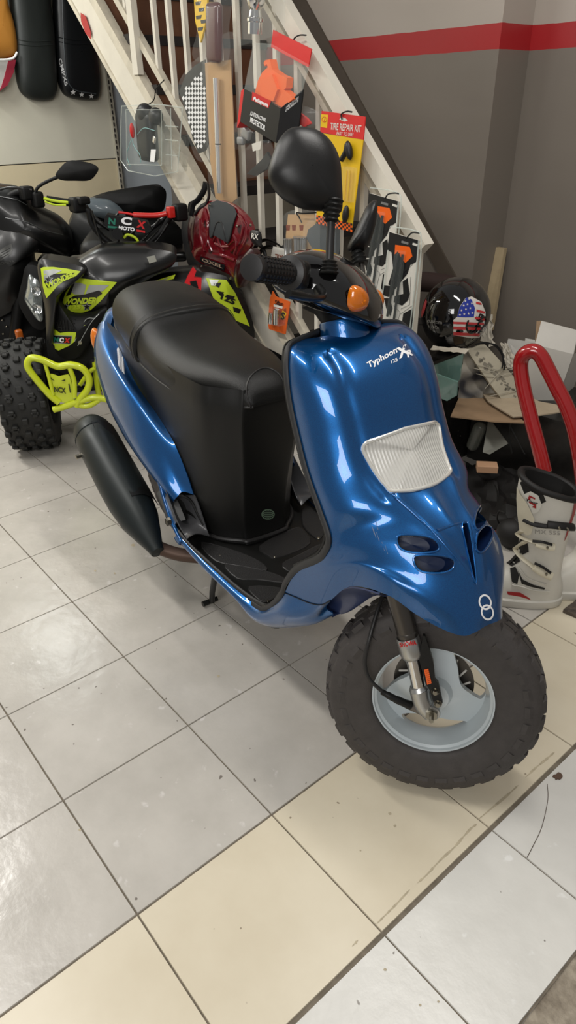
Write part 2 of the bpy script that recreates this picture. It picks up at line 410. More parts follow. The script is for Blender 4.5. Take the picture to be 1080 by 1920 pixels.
# ---- front apron
def sup(c, e, n=2.6, k=6):
    """half cross-section centre -> edge, superellipse"""
    out = []
    for i in range(k + 1):
        a = pi / 2 * i / k; s = sin(a) ** (2 / n); q = 1 - cos(a) ** (2 / n)
        out.append((c[0] + (e[0] - c[0]) * q, e[1] * s, c[1] + (e[2] - c[1]) * q))
    return out
def lp(u, v, y): return tuple(SMi @ PB(u, v, y))
rows = [
 sup((-.325, .952), (-.335, -.10, .952), 2.6, 8),
 sup((-.285, .951), (-.328, -.135, .945), 2.7, 8),
 sup((-.240, .935), (-.312, -.152, .925), 2.8, 8),
 sup((-.200, .905), (-.298, -.160, .893), 2.8, 8),
 sup((-.170, .862), (-.284, -.162, .848), 2.8, 8),
 sup((-.146, .812), (-.258, -.163, .790), 2.7, 8),
 sup((-.112, .757), (-.222, -.165, .726), 2.6, 8),
 sup((-.066, .718), (-.172, -.168, .668), 2.5, 8),
 [(-.012,0,.690),(-.016,-.035,.689),(-.028,-.065,.686),(-.044,-.092,.682),(-.066,-.117,.676),(-.088,-.138,.666),(-.108,-.153,.654),(-.124,-.165,.640),(-.136,-.172,.626)],
 [(.036,0,.66),(.032,-.035,.66),(.020,-.066,.659),(.0,-.093,.656),(-.028,-.118,.651),(-.06,-.14,.642),(-.095,-.158,.625),(-.125,-.169,.603),(-.15,-.174,.583)],
 [(.086,0,.596),(.081,-.035,.598),(.068,-.064,.602),(.045,-.090,.608),(.014,-.113,.612),(-.03,-.137,.614),(-.08,-.155,.602),(-.135,-.168,.572),lp(594,1051,-.175)],
 [(.113,0,.545),(.108,-.030,.547),(.097,-.055,.553),(.078,-.082,.566),(.046,-.111,.585),(-.004,-.139,.602),(-.075,-.156,.590),(-.155,-.168,.535),lp(558,1067,-.177)],
 [lp(912,1173,0), lp(890,1186,-.030), lp(866,1192,-.052), lp(826,1178,-.078), lp(780,1152,-.110), lp(725,1115,-.140), lp(655,1100,-.150), lp(602,1134,-.156), lp(534,1111,-.178)],
]
full = [[(x, -y, z) for x, y, z in reversed(r[1:])] + list(r) for r in rows]
G = smooth_grid(LR(full), 6, 7)
# sculpt : shallow channels beside the raised centre hood, ridges running down to the V, hollow under the lamp
ridge_px = [(652, 690), (664, 740), (680, 800), (700, 870), (738, 925), (800, 985), (850, 1040), (893, 1095)]
avf = gridf(G); abv = bvh_of(avf)
ridge = []
for u, v in ridge_px:
    h, n = cast(abv, u, v); q = SMi @ h; ridge.append((q.x, abs(q.y), q.z))
ridge = [Vector(p) for p in cr(ridge, 10)]
for r in G:
    for k, p in enumerate(r):
        q = SMi @ p; ay = abs(q.y)
        best = min(ridge, key=lambda w: (w - Vector((q.x, ay, q.z))).length)
        d = (best - Vector((q.x, ay, q.z))).length
        t = (best.z - .58) / .36
        sgn = ay - best.y
        if best.z < .93 and d < .05:
            if best.z > .72: amp = -.0055 * math.exp(-((sgn - .012) / .013) ** 2)      # channel outside the hood
            else: amp = .0032 * math.exp(-(d / .009) ** 2) - .0035 * math.exp(-((sgn + .03) / .02) ** 2)
            n = Vector((.8, 0, .6)); p += (SM.to_3x3() @ n) * amp
avf = gridf(G); abv = bvh_of(avf)
apron = mk('front_apron', thick(G, .004), m_paint, scooter, ang=50)
# headlight aperture, vents and nose slot
hl_px = [(680, 843), (686, 832), (702, 825), (740, 811), (790, 795), (826, 786), (838, 790), (847, 806), (855, 832), (859, 858), (851, 880), (828, 899), (795, 913), (760, 921), (738, 920), (722, 909), (705, 887), (690, 862)]
def outline3(px, bv, n=3, off=0):
    P2 = cr([(x, y, 0) for x, y in px], n, True); out = []
    for p in P2:
        h, nn = cast(bv, p.x, p.y); out.append(h + nn * off)
    return out
def shrink(P, k):
    c = sum(P, Vector()) / len(P); return [c + (p - c) * k for p in P]
def prism_n(P, n, a, b): return prism([p + n * a for p in P], n * (b - a))
HN = (SM.to_3x3() @ Vector((.93, -.05, .36))).normalized()
hh = [SMi @ cast(abv, x, y)[0] for x, y in ((738, 811), (702, 824), (686, 830), (680, 842), (689, 862), (704, 887), (721, 909), (738, 921))]
hh = [Vector((p.x, p.y, p.z)) for p in hh]
tc0 = SMi @ cast(abv, 767, 801)[0]; bc0 = SMi @ cast(abv, 783, 917)[0]
ctl = [Vector((tc0.x, 0, tc0.z))] + hh + [Vector((bc0.x, 0, bc0.z - .004))] + [Vector((p.x, -p.y, p.z)) for p in reversed(hh)]
ctl = [Vector((p.x, p.y * 1.05 + .004, p.z)) for p in ctl]; HPl = cr(ctl, 4, True); HP = []
for q in HPl:
    h_ = abv.find_nearest(SM @ q); HP.append(h_[0])
vents = [
 [(744, 1012), (752, 1003), (790, 1004), (812, 1010), (823, 1022), (820, 1033), (795, 1037), (765, 1035), (749, 1027)],
 [(775, 1047), (785, 1041), (820, 1041), (845, 1046), (853, 1055), (846, 1069), (825, 1075), (795, 1073), (780, 1064)],
 [(889, 975), (893, 958), (903, 945), (912, 950), (915, 965), (909, 984), (897, 993), (890, 988)],
 [(892, 1018), (895, 1000), (908, 985), (919, 988), (923, 1003), (915, 1023), (902, 1036), (893, 1031)],
]
slot = [(866, 983), (877, 980), (882, 1000), (888, 1040), (893, 1085), (890, 1092), (882, 1060), (873, 1020)]
VP_ = [outline3(v, abv) for v in vents]; SP_ = outline3(slot, abv)
VN = (SM.to_3x3() @ Vector((.8, -.25, .55))).normalized(); VN2 = (SM.to_3x3() @ Vector((.8, .35, .5))).normalized()
bool_cut(apron, [prism_n(HP, HN, -.06, .06), prism_n(VP_[0], VN, -.05, .05), prism_n(VP_[1], VN, -.05, .05), prism_n(VP_[2], VN2, -.04, .05), prism_n(VP_[3], VN2, -.04, .05), prism_n(SP_, VN, -.05, .05)])
m_deep = mat('vent_inner_paint', (10, 30, 66), .4, coat=.4)
def cup(P, n, d, k=.86):
    c = sum(P, Vector()) / len(P); rows = [P, [p - n * d * .5 for p in shrink(P, .97)], [p - n * d for p in shrink(P, k)], [p - n * d for p in shrink(P, .3)], [c - n * d + (p - c) * .01 for p in P]]
    return gridf(rows, cu=True)
for P, n in ((VP_[0], VN), (VP_[1], VN), (VP_[2], VN2), (VP_[3], VN2)):
    mk('vent', cup([p - n * .001 for p in P], n, .028), m_deep, apron)
    mk('vent_rim', tube([p + n * .0006 for p in P], .0022, 8, True), m_paint, apron)
mk('nose_slot', cup([p - VN * .001 for p in SP_], VN, .02), m_deep, apron)
mk('nose_slot_rim', tube([p + VN * .0005 for p in SP_], .0016, 6, True), m_paint, apron)
# raised lips of the V on the nose
for px in ([(737, 928), (775, 962), (815, 1000), (850, 1040), (875, 1070), (894, 1098)], [(878, 979), (886, 1010), (891, 1050), (895, 1098)], [(820, 995), (845, 986), (868, 980), (879, 979)]):
    P = [cast(abv, q.x, q.y) for q in cr([(x, y, 0) for x, y in px], 8)]
    n = len(P); mk('nose_ridge', tube([h - nn * .0012 for h, nn in P], [.0036 * (1 - .6 * k / n) for k in range(n)], 10), m_paint, apron)
# lettering and emblem
v = []
def letter(s, q, bold=.02, off=.0007): return text_on(s, q, off, bold, abv)
mk('lettering', join(letter('Typhoon', [(692, 694), (746, 664), (742, 650), (687, 680)], .025)), m_white, apron, label='white model name lettering on the apron')
mk('lettering', letter('X', [(748, 674), (768, 661), (762, 645), (742, 654)], .05, .0009), m_white, apron, label='large white X letter')
mk('lettering', letter('R', [(764, 671), (775, 666), (772, 654), (761, 658)], .03, .0008), m_white, apron, label='small white R letter')
mk('lettering', letter('125', [(734, 682), (746, 677), (744, 671), (732, 676)], .02), m_white, apron, label='small white number')
mk('ring_emblem', join(ring_on(909, 1129, 12, 15, .24, -.25, abv, .0008), ring_on(913, 1148, 12, 15, .24, -.25, abv, .0011)), m_white, apron, label='white emblem of two linked rings on the nose')
sc = []
for x, y in [(697, 985), (700, 992), (706, 998), (710, 1008), (716, 1016), (704, 976), (722, 1022)]:
    sc.append(tube([cast(abv, x, y)[0], cast(abv, x + 5, y + 17)[0]], .0004, 4))
mk('scratches', join(*sc), mat('scratch', (120, 130, 150), .6), apron)
# ---- headlight
hl = mk('headlight', join(tube([p + HN * .0015 for p in HP], .0035, 8, True), cup([p - HN * .002 for p in HP], HN, .030, .80)), mat('reflector', (245, 243, 236), .3, metal=.7), apron)
m_lens = bpy.data.materials.new('ribbed_lens'); m_lens.use_nodes = True
nt = m_lens.node_tree; b = nt.nodes['Principled BSDF']; b.inputs['Base Color'].default_value = lin((250, 248, 242)); b.inputs['Roughness'].default_value = .12; b.inputs['Transmission Weight'].default_value = .5; b.inputs['IOR'].default_value = 1.45
tc = nt.nodes.new('ShaderNodeTexCoord'); wv = nt.nodes.new('ShaderNodeTexWave'); wv.bands_direction = 'Y'; wv.inputs['Scale'].default_value = 48; wv.inputs['Distortion'].default_value = .0
nt.links.new(tc.outputs['Object'], wv.inputs['Vector']); bp = nt.nodes.new('ShaderNodeBump'); bp.inputs['Strength'].default_value = .6; bp.inputs['Distance'].default_value = .002
nt.links.new(wv.outputs['Fac'], bp.inputs['Height']); nt.links.new(bp.outputs['Normal'], b.inputs['Normal'])
def dome(P, n, bul, k=8):
    c = sum(P, Vector()) / len(P); rows = []
    for i in range(k + 1):
        s = 1 - i / k * .999; rows.append([c + (p - c) * s + n * bul * (1 - s * s) for p in P])
    return rows
dr = dome([p + HN * .001 for p in shrink(HP, .985)], HN, .010)
vf = gridf(dr, cu=True); vf2 = gridf([[p - HN * .003 for p in r] for r in dr], cu=True)
mk('lens', join(vf, vf2), m_lens, hl)
hc = sum(HP, Vector()) / len(HP)
mk('bulb', ellipsoid(hc - HN * .022, (.012, .012, .016)), mat('bulb_glass', (240, 225, 190), .1, metal=.4), hl)
# lens lower band
# ---- shield trim and inner leg shield
edge = [[L(*r[-1])] for r in rows]
ex = [r[-1] for r in rows]
trim_pts = [(-.345, -.06, .955)] + ex[0:12] + [] + [lp(537, 1094, -.177), lp(530, 1113, -.178), lp(511, 1136, -.178), lp(493, 1142, -.182), lp(475, 1132, -.186)]
for s in (1, -1):
    P = cr([L(x - .003, y * s, z) for x, y, z in trim_pts], 6)
    mk('edge_trim', tube(P, .0085, 10, flat=.7), mat('grey_rubber_trim', (40, 40, 41), .55), scooter)
inn = [[(x - .02, y * f, z) for f in (1, .75, .4, 0, -.4, -.75, -1)] for x, y, z in ex[0:12]]
inn = [[(x - (.035 * (1 - abs(y / ex[i][1]))), y, z) for x, y, z in r] for i, r in enumerate(inn)]
mk('inner_shield', thick(smooth_grid(LR(inn), 4, 4), .004), m_blk, scooter)
# ---- lower fairing (front belly under the floorboard) both sides
lf = [
 [tuple(SMi @ G[-1][-k]) for k in (1, 3, 5, 7, 9)],
 [lp(522,1128,-.180), lp(530,1142,-.187), lp(555,1157,-.174), lp(590,1156,-.150), lp(612,1141,-.130)],
 [lp(508,1139,-.183), lp(508,1152,-.192), lp(530,1170,-.176), lp(580,1173,-.142), lp(622,1156,-.112)],
 [(-.400,-.184,.285), (-.405,-.197,.272), (-.413,-.194,.242), (-.418,-.155,.205), (-.405,-.09,.20)],
 [(-.50,-.190,.278), (-.50,-.202,.272), (-.505,-.203,.258), (-.52,-.17,.225), (-.53,-.10,.21)],
 [(-.65,-.203,.283), (-.65,-.213,.277), (-.655,-.213,.262), (-.67,-.18,.235), (-.68,-.10,.22)],
 [(-.80,-.214,.297), (-.80,-.222,.292), (-.81,-.222,.278), (-.82,-.19,.258), (-.83,-.12,.25)],
 [lp(343,1012,-.216), lp(339,1016,-.224), lp(338,1019,-.224), lp(345,1018,-.20), lp(350,1016,-.17)],
 [lp(323,970,-.214), lp(318,972,-.222), lp(317,976,-.222), lp(320,978,-.20), lp(326,978,-.17)],
 [lp(301,900,-.212), lp(296,900,-.219), lp(294,903,-.219), lp(298,906,-.20), lp(304,906,-.17)],
]
for s in (1, -1):
    g = smooth_grid(LR([[(x, y * s, z) for x, y, z in r] for r in lf]), 5, 5)
    mk('lower_fairing', thick(g, -.004 * s), m_paint, scooter)
    wd = [[lp(611,1131,-.140), lp(616,1116,-.146), lp(637,1105,-.150), lp(662,1100,-.149), lp(693,1106,-.146), lp(712,1112,-.143)],
          [lp(612,1136,-.110), lp(620,1124,-.110), lp(645,1116,-.110), lp(668,1112,-.110), lp(700,1112,-.112), lp(722,1116,-.112)],
          [lp(611,1143,-.128), lp(628,1149,-.095), lp(652,1143,-.09), lp(675,1129,-.09), lp(700,1115,-.092), lp(735,1112,-.095)],
          [lp(622,1156,-.112), lp(640,1150,-.09), lp(658,1141,-.088), lp(678,1128,-.088), lp(705,1113,-.09), lp(738,1113,-.093)]]
    mk('wheel_duct', thick(smooth_grid(LR([[(x, y * s, z) for x, y, z in r] for r in wd]), 5, 5), .003), mat('dull_blue_plastic', (40, 52, 88), .45, coat=.3), scooter)
    seamP = cr([L(p[0], p[1] * s, p[2]) for p in lf[0]], 6); seamP = [p + LT * (-.0012 * s) for p in seamP]
    mk('parting_line', tube(seamP, .0012, 5), mat('seam_black', (8, 10, 16), .6), scooter)
mk('belly_pan', thick(smooth_grid(LR([[(x, y, z + .02) for y in (-.16, -.08, 0, .08, .16)] for x, z in ((-.24, .40), (-.29, .31), (-.36, .225), (-.45, .19), (-.65, .20), (-.85, .235))]), 4, 4), .004), m_blk2, scooter)
# ---- floorboard
fb = []
for x, w, z in ((-.275, .155, .405), (-.30, .165, .36), (-.345, .170, .315), (-.40, .174, .283), (-.50, .182, .270), (-.62, .192, .270), (-.74, .203, .276), (-.82, .208, .29), (-.86, .208, .33), (-.885, .205, .39)):
    fb.append([(x, -w * f, z + (.006 if abs(f) == 1 else 0)) for f in (1, .94, .6, .3, 0, -.3, -.6, -.94, -1)])
FG = smooth_grid(LR(fb), 4, 4)
floorb = mk('floorboard', thick(FG, .006), m_blk, scooter)
fbv = bvh_of(gridf(FG))
m_mat = mat('tread_rubber', (30, 29, 29), .55, bump=.5, bscale=500)
pads = [[(378, 1018), (444, 1035), (487, 1054), (499, 1070), (452, 1062), (405, 1052)],
        [(422, 1058), (470, 1066), (512, 1076), (537, 1088), (530, 1093), (480, 1087), (445, 1085)],
        [(468, 1101), (527, 1104), (520, 1117), (498, 1130), (482, 1122)],
        [(487, 1025), (543, 995), (565, 992), (581, 1019), (540, 1040), (514, 1046), (505, 1043)],
        [(572, 948), (603, 972), (611, 985), (604, 1004), (594, 1010), (568, 985)],
        [(530, 1058), (560, 1042), (600, 1022), (590, 1036), (560, 1058), (545, 1072)],
        [(360, 990), (372, 1002), (382, 1014), (376, 1012)]]
for p in pads[:6]:
    P = outline3(p, fbv, 3)
    mk('tread_pad', prism([q - Vector((0, 0, .001)) for q in P], (0, 0, .0035)), m_mat, floorb)
    mk('tread_rib', tube([q + Vector((0, 0, .0005)) for q in P], .0028, 6, True), m_blk2, floorb)
for u, v in ((413, 1042), (502, 1128), (597, 1010), (515, 1045)):
    h, n = cast(fbv, u, v); mk('screw', lathe([(.0001, .004), (.0035, .004), (.005, .002), (.005, 0)], h, (0, 0, 1), 12), m_bolt, floorb)
# outer rubber bead along the board
for s in (1, -1):
    mk('floor_bead', tube(cr([L(x, w * s, z + .006) for x, w, z in ((-.30, .172, .37), (-.345, .176, .322), (-.40, .179, .29), (-.50, .188, .277), (-.62, .198, .277), (-.74, .209, .283), (-.82, .214, .297))], 4), .006, 8), m_blk2, floorb)
# ---- seat pedestal (black centre body)
def sec(x, zt, zb, wt, wb, n=5): pass
ped = []
# horizontal rings from floor up to the seat : (z, x_front, half width front, half width side, x_rear)
for z, xf_, wf, ws, xs in ((.255, -.672, .070, .150, -.86), (.275, -.685, .072, .152, -.88), (.33, -.690, .073, .153, -.93), (.45, -.675, .077, .153, -1.05), (.56, -.655, .084, .155, -1.18), (.65, -.642, .090, .158, -1.34), (.70, -.638, .088, .158, -1.42), (.745, -.645, .080, .150, -1.44)):
    r = []
    for x, y in ((xs, .90 * ws), (xs * .6 + (xf_ - .15) * .4, ws), (xf_ - .14, ws * .98), (xf_ - .06, ws * .80), (xf_ - .012, wf), (xf_, wf * .82), (xf_ + .004, 0)):
        r.append((x, y, z))
    r = r + [(x, -y, z2) for x, y, z2 in reversed(r[:-1])]
    ped.append(r)
PG = smooth_grid(LR(ped), 4, 4)
mk('centre_body', gridf(PG), m_blk, scooter, ang=60)
pbv = bvh_of(gridf(PG))
mk('pedestal_lip', tube(cr([L(*p) for p in [(x + (.004 if abs(y) < .09 else 0), y * 1.03, .285) for x, y, z in ped[1]]], 4), .006, 8), m_blk2, scooter)
mk('inspection_sticker', poly_on([(502 + 12.5 * cos(a) , 964 + 10 * sin(a)) for a in [2 * pi * k / 24 for k in range(24)]], pbv, .0015), mat('pale_green_sticker', (96, 116, 96), .5), scooter, label='round pale green sticker')
for k, (s, q) in enumerate((('AAAAA', [(495, 960), (510, 960), (509, 957), (496, 957)]), ('AAAA', [(494, 966), (511, 966), (511, 963), (494, 963)]), ('AAAA', [(496, 971), (509, 971), (510, 968), (495, 968)]))):
    pass
sk = []
for k in range(14):
    a = 2 * pi * k / 14; sk.append(poly_on([(502 + 10.5 * cos(a + d) * (1 if e else .82), 964 + 8.4 * sin(a + d) * (1 if e else .82)) for d, e in ((-.1, 1), (.1, 1), (.1, 0), (-.1, 0))], pbv, .0022))
for k in range(4): sk.append(poly_on([(495, 958 + 3.4 * k), (509, 958 + 3.4 * k), (509, 959.6 + 3.4 * k), (495, 959.6 + 3.4 * k)], pbv, .0022))
mk('sticker_print', join(*sk), mat('dark_print', (30, 36, 30), .6), scooter)
# ---- seat
ss = [  # x, half width, z bottom edge, z shoulder, z crown
 (-1.455, .060, .775, .800, .815), (-1.435, .105, .763, .815, .842), (-1.37, .136, .748, .830, .868), (-1.27, .150, .728, .832, .874), (-1.18, .158, .712, .820, .862),
 (-1.115, .162, .702, .800, .842), (-1.06, .164, .696, .775, .812), (-.98, .165, .690, .758, .795), (-.88, .158, .686, .750, .787), (-.80, .138, .688, .750, .785), (-.72, .105, .694, .752, .780), (-.665, .084, .700, .745, .768), (-.635, .074, .704, .732, .745), (-.622, .060, .706, .718, .722)]
def seatsec(x, w, zb, zs, zc, k=1.):
    half = [(0, zc), (w * .35, zc - (zc - zs) * .08), (w * .66, zc - (zc - zs) * .38), (w * .88, zs), (w * .985, zs - (zs - zb) * .38), (w, zs - (zs - zb) * .72), (w * .975, zb)]
    r = [(x, y, z) for y, z in reversed(half)] + [(x, -y, z) for y, z in half[1:]]
    return r
sg = [seatsec(*s) for s in ss]
# end caps
sg = [[(-1.462, p[1] * .5, .775 + (p[2] - .775) * .4) for p in sg[0]]] + sg + [[(-.619, p[1] * .5, .708 + (p[2] - .706) * .3) for p in sg[-1]]]
SG = smooth_grid(LR(sg), 4, 5)
seat = mk('seat', caps(gridf(SG), len(SG), len(SG[0])), m_seat, scooter, ang=70)
sbv = bvh_of(gridf(SG))
# piping along the lower edge, round the nose front
def seam(px, r, name, m, par, off=.001, flat=1.):
    P = [cast(sbv, q.x, q.y) for q in cr([(x, y, 0) for x, y in px], 8)]
    return mk(name, tube([h + n * off for h, n in P], r, 8), m, par)
def strap_rows(xc, wid, h):
    rr = []
    for dx in (-wid / 2, -wid / 2 + .003, -wid / 4, 0, wid / 4, wid / 2 - .003, wid / 2):
        # interpolate section
        x = xc + dx
        for i in range(len(ss) - 1):
            if ss[i][0] <= x <= ss[i + 1][0]:
                t = (x - ss[i][0]) / (ss[i + 1][0] - ss[i][0]); s_ = [a + (b - a) * t for a, b in zip(ss[i], ss[i + 1])]
        up = h if abs(dx) < wid / 2 - .001 else 0
        r = seatsec(*s_); r = [(p[0] - .03 * (abs(p[1]) / .16) ** 2, p[1] * (1 + up * 6), p[2] + up) for p in r]; rr.append(r)
    return rr
SR = smooth_grid(LR(strap_rows(-1.105, .034, .007)), 5, 2)
mk('strap', gridf(SR), m_seat, seat)
for dx in (-.010, .010):
    rr = strap_rows(-1.105, .02 + abs(dx), .0082); r = rr[3]
    P = cr([L(p[0] + dx, p[1], p[2]) for p in r], 6)
    mk('stitching', tube(P, .0011, 5), mat('dark_thread', (58, 56, 52), .7), seat)
mk('piping', tube(cr([L(*r[0]) for r in sg[2:-1]] , 5), .0035, 6), m_blk, seat)
mk('piping', tube(cr([L(*r[-1]) for r in sg[2:-1]] , 5), .0035, 6), m_blk, seat)
nose = [(470, 762), (463, 742), (463, 722), (470, 706), (484, 694), (500, 690), (516, 696), (528, 708), (534, 724)]
seam(nose, .0022, 'piping', m_blk2, seat, .0006)
# ---- rear side panels
sp_ = [ # rows from rear to front : top edge, mid bulge, lower edge   (x, y, z)
 [lp(207,610,-.125), (-1.475, -.142, .735), (-1.515, -.152, .690), (-1.51, -.150, .635), (-1.495, -.140, .590)],
 [lp(224,646,-.142), (-1.40, -.174, .710), (-1.43, -.192, .660), (-1.43, -.190, .590), (-1.40, -.165, .535)],
 [lp(241,692,-.154), (-1.29, -.192, .675), (-1.33, -.212, .610), (-1.32, -.210, .530), (-1.29, -.180, .475)],
 [lp(262,735,-.159), (-1.18, -.198, .640), (-1.20, -.224, .565), (-1.19, -.222, .490), (-1.16, -.190, .440)],
 [lp(297,784,-.158), (-1.065, -.196, .590), (-1.08, -.226, .520), (-1.075, -.226, .460), (-1.05, -.196, .415)],
 [lp(330,838,-.156), (-.965, -.190, .530), (-.975, -.220, .475), (-.97, -.222, .430), (-.95, -.200, .395)],
 [lp(352,890,-.155), (-.895, -.182, .465), (-.892, -.208, .435), (-.89, -.212, .405), (-.885, -.200, .380)],
 [lp(364,927,-.153), (-.842, -.175, .405), (-.846, -.192, .392), (-.852, -.200, .380), (-.860, -.196, .370)],
]
for s in (1, -1):
    g = smooth_grid(LR([[(x, y * s, z) for x, y, z in r] for r in sp_]), 6, 5)
    sp = mk('side_panel', thick(g, -.004 * s), m_paint, scooter, label='blue side panel')
    if s == 1:
        spb = bvh_of(gridf(g))
        mk('lettering', text_on('Typhoon', [(232, 676), (215, 628), (219, 626), (237, 673)], .0015, .02, spb), m_white, sp)
    tail = [[(x, y * s, z) for x, y, z in r] for r in ([sp_[0][0], sp_[0][1], sp_[0][2], sp_[0][4]], [(-1.54, -.06, .765), (-1.575, -.08, .75), (-1.58, -.085, .70), (-1.55, -.08, .62)], [(-1.55, 0, .765), (-1.58, 0, .74), (-1.595, 0, .70), (-1.56, 0, .62)])]
    mk('tail_panel', thick(smooth_grid(LR(tail), 5, 5), -.004 * s), m_paint, scooter)
for s in (1, -1):
    c = L(-1.505, -.160 * s, .672)
    M3 = Matrix.Rotation(SH, 3, 'Z') @ Matrix.Rotation(RAD(-12), 3, 'Y')
    mk('rear_turn_signal', ellipsoid(c, (.020, .018, .042), M3), m_amber, scooter, label='amber rear turn signal')
# grey gill moulding behind the floorboard, right and left
m_gill = mat('grey_gill_plastic', (74, 74, 76), .32, metal=.2)
for s in (1, -1):
    gl = [[lp(311,917,-.212), lp(330,925,-.185), lp(348,929,-.165), lp(364,928,-.154)],
          [lp(321,945,-.214), lp(338,950,-.172), lp(355,950,-.160), lp(373,951,-.153)],
          [lp(332,975,-.216), lp(349,976,-.175), lp(366,976,-.162), lp(382,978,-.153)],
          [lp(350,1011,-.216), lp(360,1002,-.205), lp(375,1000,-.180), lp(393,1005,-.153)]]
    mk('gill_moulding', thick(smooth_grid(LR([[(x, y * s, z) for x, y, z in r] for r in gl]), 6, 6), -.003 * s), m_gill, scooter)
    for pts in ([(328,950,-.190), (345,957,-.168), (362,966,-.158), (378,985,-.155), (388,1002,-.155)], [(316,921,-.205), (335,927,-.180), (352,934,-.163), (362,945,-.158), (370,962,-.155), (382,985,-.154)]):
        P = cr([L(p[0], p[1] * s, p[2]) for p in [lp(*q) for q in pts]], 5)
        mk('gill_fin', tube(P, .0055, 8, flat=.7), m_blk, scooter)
# ---- exhaust, swingarm, engine, rear wheel
ex_ax = (L(-.93, -.235, .245) - L(-1.36, -.245, .42)).normalized()
e0 = L(-1.40, -.262, .43); e1 = L(-.90, -.262, .225)
axv = (e1 - e0); ln = axv.length
m_muf = mat('muffler_black', (33, 38, 38), .42, metal=.35)
prof = [(.0001, -.012), (.030, -.010), (.050, .004), (.062, .030), (.066, .055), (.0665, .06), (.064, .062), (.066, .066), (.068, .12), (.070, .28), (.068, .36), (.058, .44), (.040, .50), (.026, .545), (.020, .57), (.0001, .572)]
ex = mk('exhaust_muffler', lathe(prof, e0, axv, 36), m_muf, scooter)
mk('mount_bolt', lathe([(.008, 0), (.008, .02), (.0001, .021)], e0 + axv.normalized() * .12 + Vector((-.02, -.062, -.01)), (0, -1, 0), 6), m_bolt, ex)
mk('exhaust_pipe', tube([e0 + axv.normalized() * .54, L(-.885, -.235, .205), L(-.85, -.19, .19), L(-.80, -.10, .18), L(-.78, 0, .2)], .020, 12, sm=6), mat('rusty_pipe', (84, 66, 56), .5, metal=.5), scooter)
mk('heat_shield_plate', thick(smooth_grid([[e0 + axv.normalized() * a + Vector((0, 0, 0)) + (LT * cos(t) + Vector((0, 0, 1)) * sin(t)) * .072 for t in (.2, .7, 1.2, 1.7)] for a in (.08, .2, .32, .42)], 4, 4), .002), m_blk, scooter)
mk('engine_case', join(rbox(L(-1.0, -.03, .25), (.42, .20, .17), .04, Matrix.Rotation(SH, 3, 'Z')), rbox(L(-1.22, .10, .27), (.5, .08, .14), .035, Matrix.Rotation(SH, 3, 'Z')), rbox(L(-.86, -.02, .30), (.2, .16, .14), .03, Matrix.Rotation(SH, 3, 'Z'))), mat('engine_dark', (28, 27, 26), .55, metal=.4), scooter)
arm = [PB(300, 918, -.215), PB(306, 925, -.215), PB(320, 955, -.215), PB(330, 980, -.215), PB(322, 990, -.215), PB(312, 975, -.215), PB(303, 945, -.215), PB(294, 925, -.215)]
mk('swingarm_plate', prism(arm, LT * .03), m_alu, scooter)
mk('swingarm_bolt', lathe([(.012, 0), (.012, .012), (.0001, .013)], PB(319, 977, -.222), -LT, 6), m_bolt, scooter)
# tyre builder ------------------------------------------------------
def wheel_frame(c, ax, up):
    ax = Vector(ax).normalized(); up = (Vector(up) - ax * ax.dot(Vector(up))).normalized(); f = up.cross(ax)
    return Matrix(((f.x, ax.x, up.x, c[0]), (f.y, ax.y, up.y, c[1]), (f.z, ax.z, up.z, c[2]), (0, 0, 0, 1)))
def tyre(M, R, rb, W, seg=96):
    """torus-like carcass; local Y = axle"""
    pr = [(rb, -W * .36), (rb + .006, -W * .44), (R - (R - rb) * .62, -W * .50), (R - (R - rb) * .36, -W * .505), (R - (R - rb) * .16, -W * .46), (R - .008, -W * .36), (R - .004, -W * .18), (R - .003, 0)]
    pr = pr + [(r, -h) for r, h in reversed(pr[:-1])]
    pr = [(q.x, q.y) for q in cr([(r, h, 0) for r, h in pr], 3)]
    rows = [[M @ Vector((r * cos(2 * pi * k / seg), h, r * sin(2 * pi * k / seg))) for r, h in pr] for k in range(seg)]
    return gridf(rows, cv=True), pr
def block(M, pr_at, a0, a1, h0, h1, R, W, hgt, skew=0, n=3):
    """tread lug following the carcass between angles a0..a1 and widths h0..h1"""
    rows = []
    def rad(h):
        t = abs(h) / (W * .5); return R - .0035 - (.0045 * (t / .72) ** 2 if t < .72 else .0045 + (t - .72) * .11)
    for lvl in (0, 1):
        r_ = []
        for i in range(n + 1):
            for j in range(n + 1):
                h = h0 + (h1 - h0) * j / n; a = a0 + (a1 - a0) * i / n + skew * (h - h0)
                k = .0 if lvl else 0
                rr = rad(h) + (hgt if lvl else -.004); hh = h * (1 if lvl == 0 else 1.0)
                if lvl:  # bevel
                    if i in (0, n): a += (.006 if i == 0 else -.006)
                    if abs(h) > W * .4: hh *= 1.03
                r_.append(M @ Vector((rr * cos(a), hh, rr * sin(a))))
        rows.append(r_)
    N = (n + 1) ** 2; V = rows[0] + rows[1]; Fc = []
    for i in range(n):
        for j in range(n):
            q = [i * (n + 1) + j, i * (n + 1) + j + 1, (i + 1) * (n + 1) + j + 1, (i + 1) * (n + 1) + j]; Fc.append(q[::-1]); Fc.append([x + N for x in q])
    per = [j for j in range(n + 1)] + [(i) * (n + 1) + n for i in range(1, n + 1)] + [n * (n + 1) + j for j in range(n - 1, -1, -1)] + [i * (n + 1) for i in range(n - 1, 0, -1)]
    for k in range(len(per)):
        a, b_ = per[k], per[(k + 1) % len(per)]; Fc.append([a, b_, b_ + N, a + N])
    return V, Fc
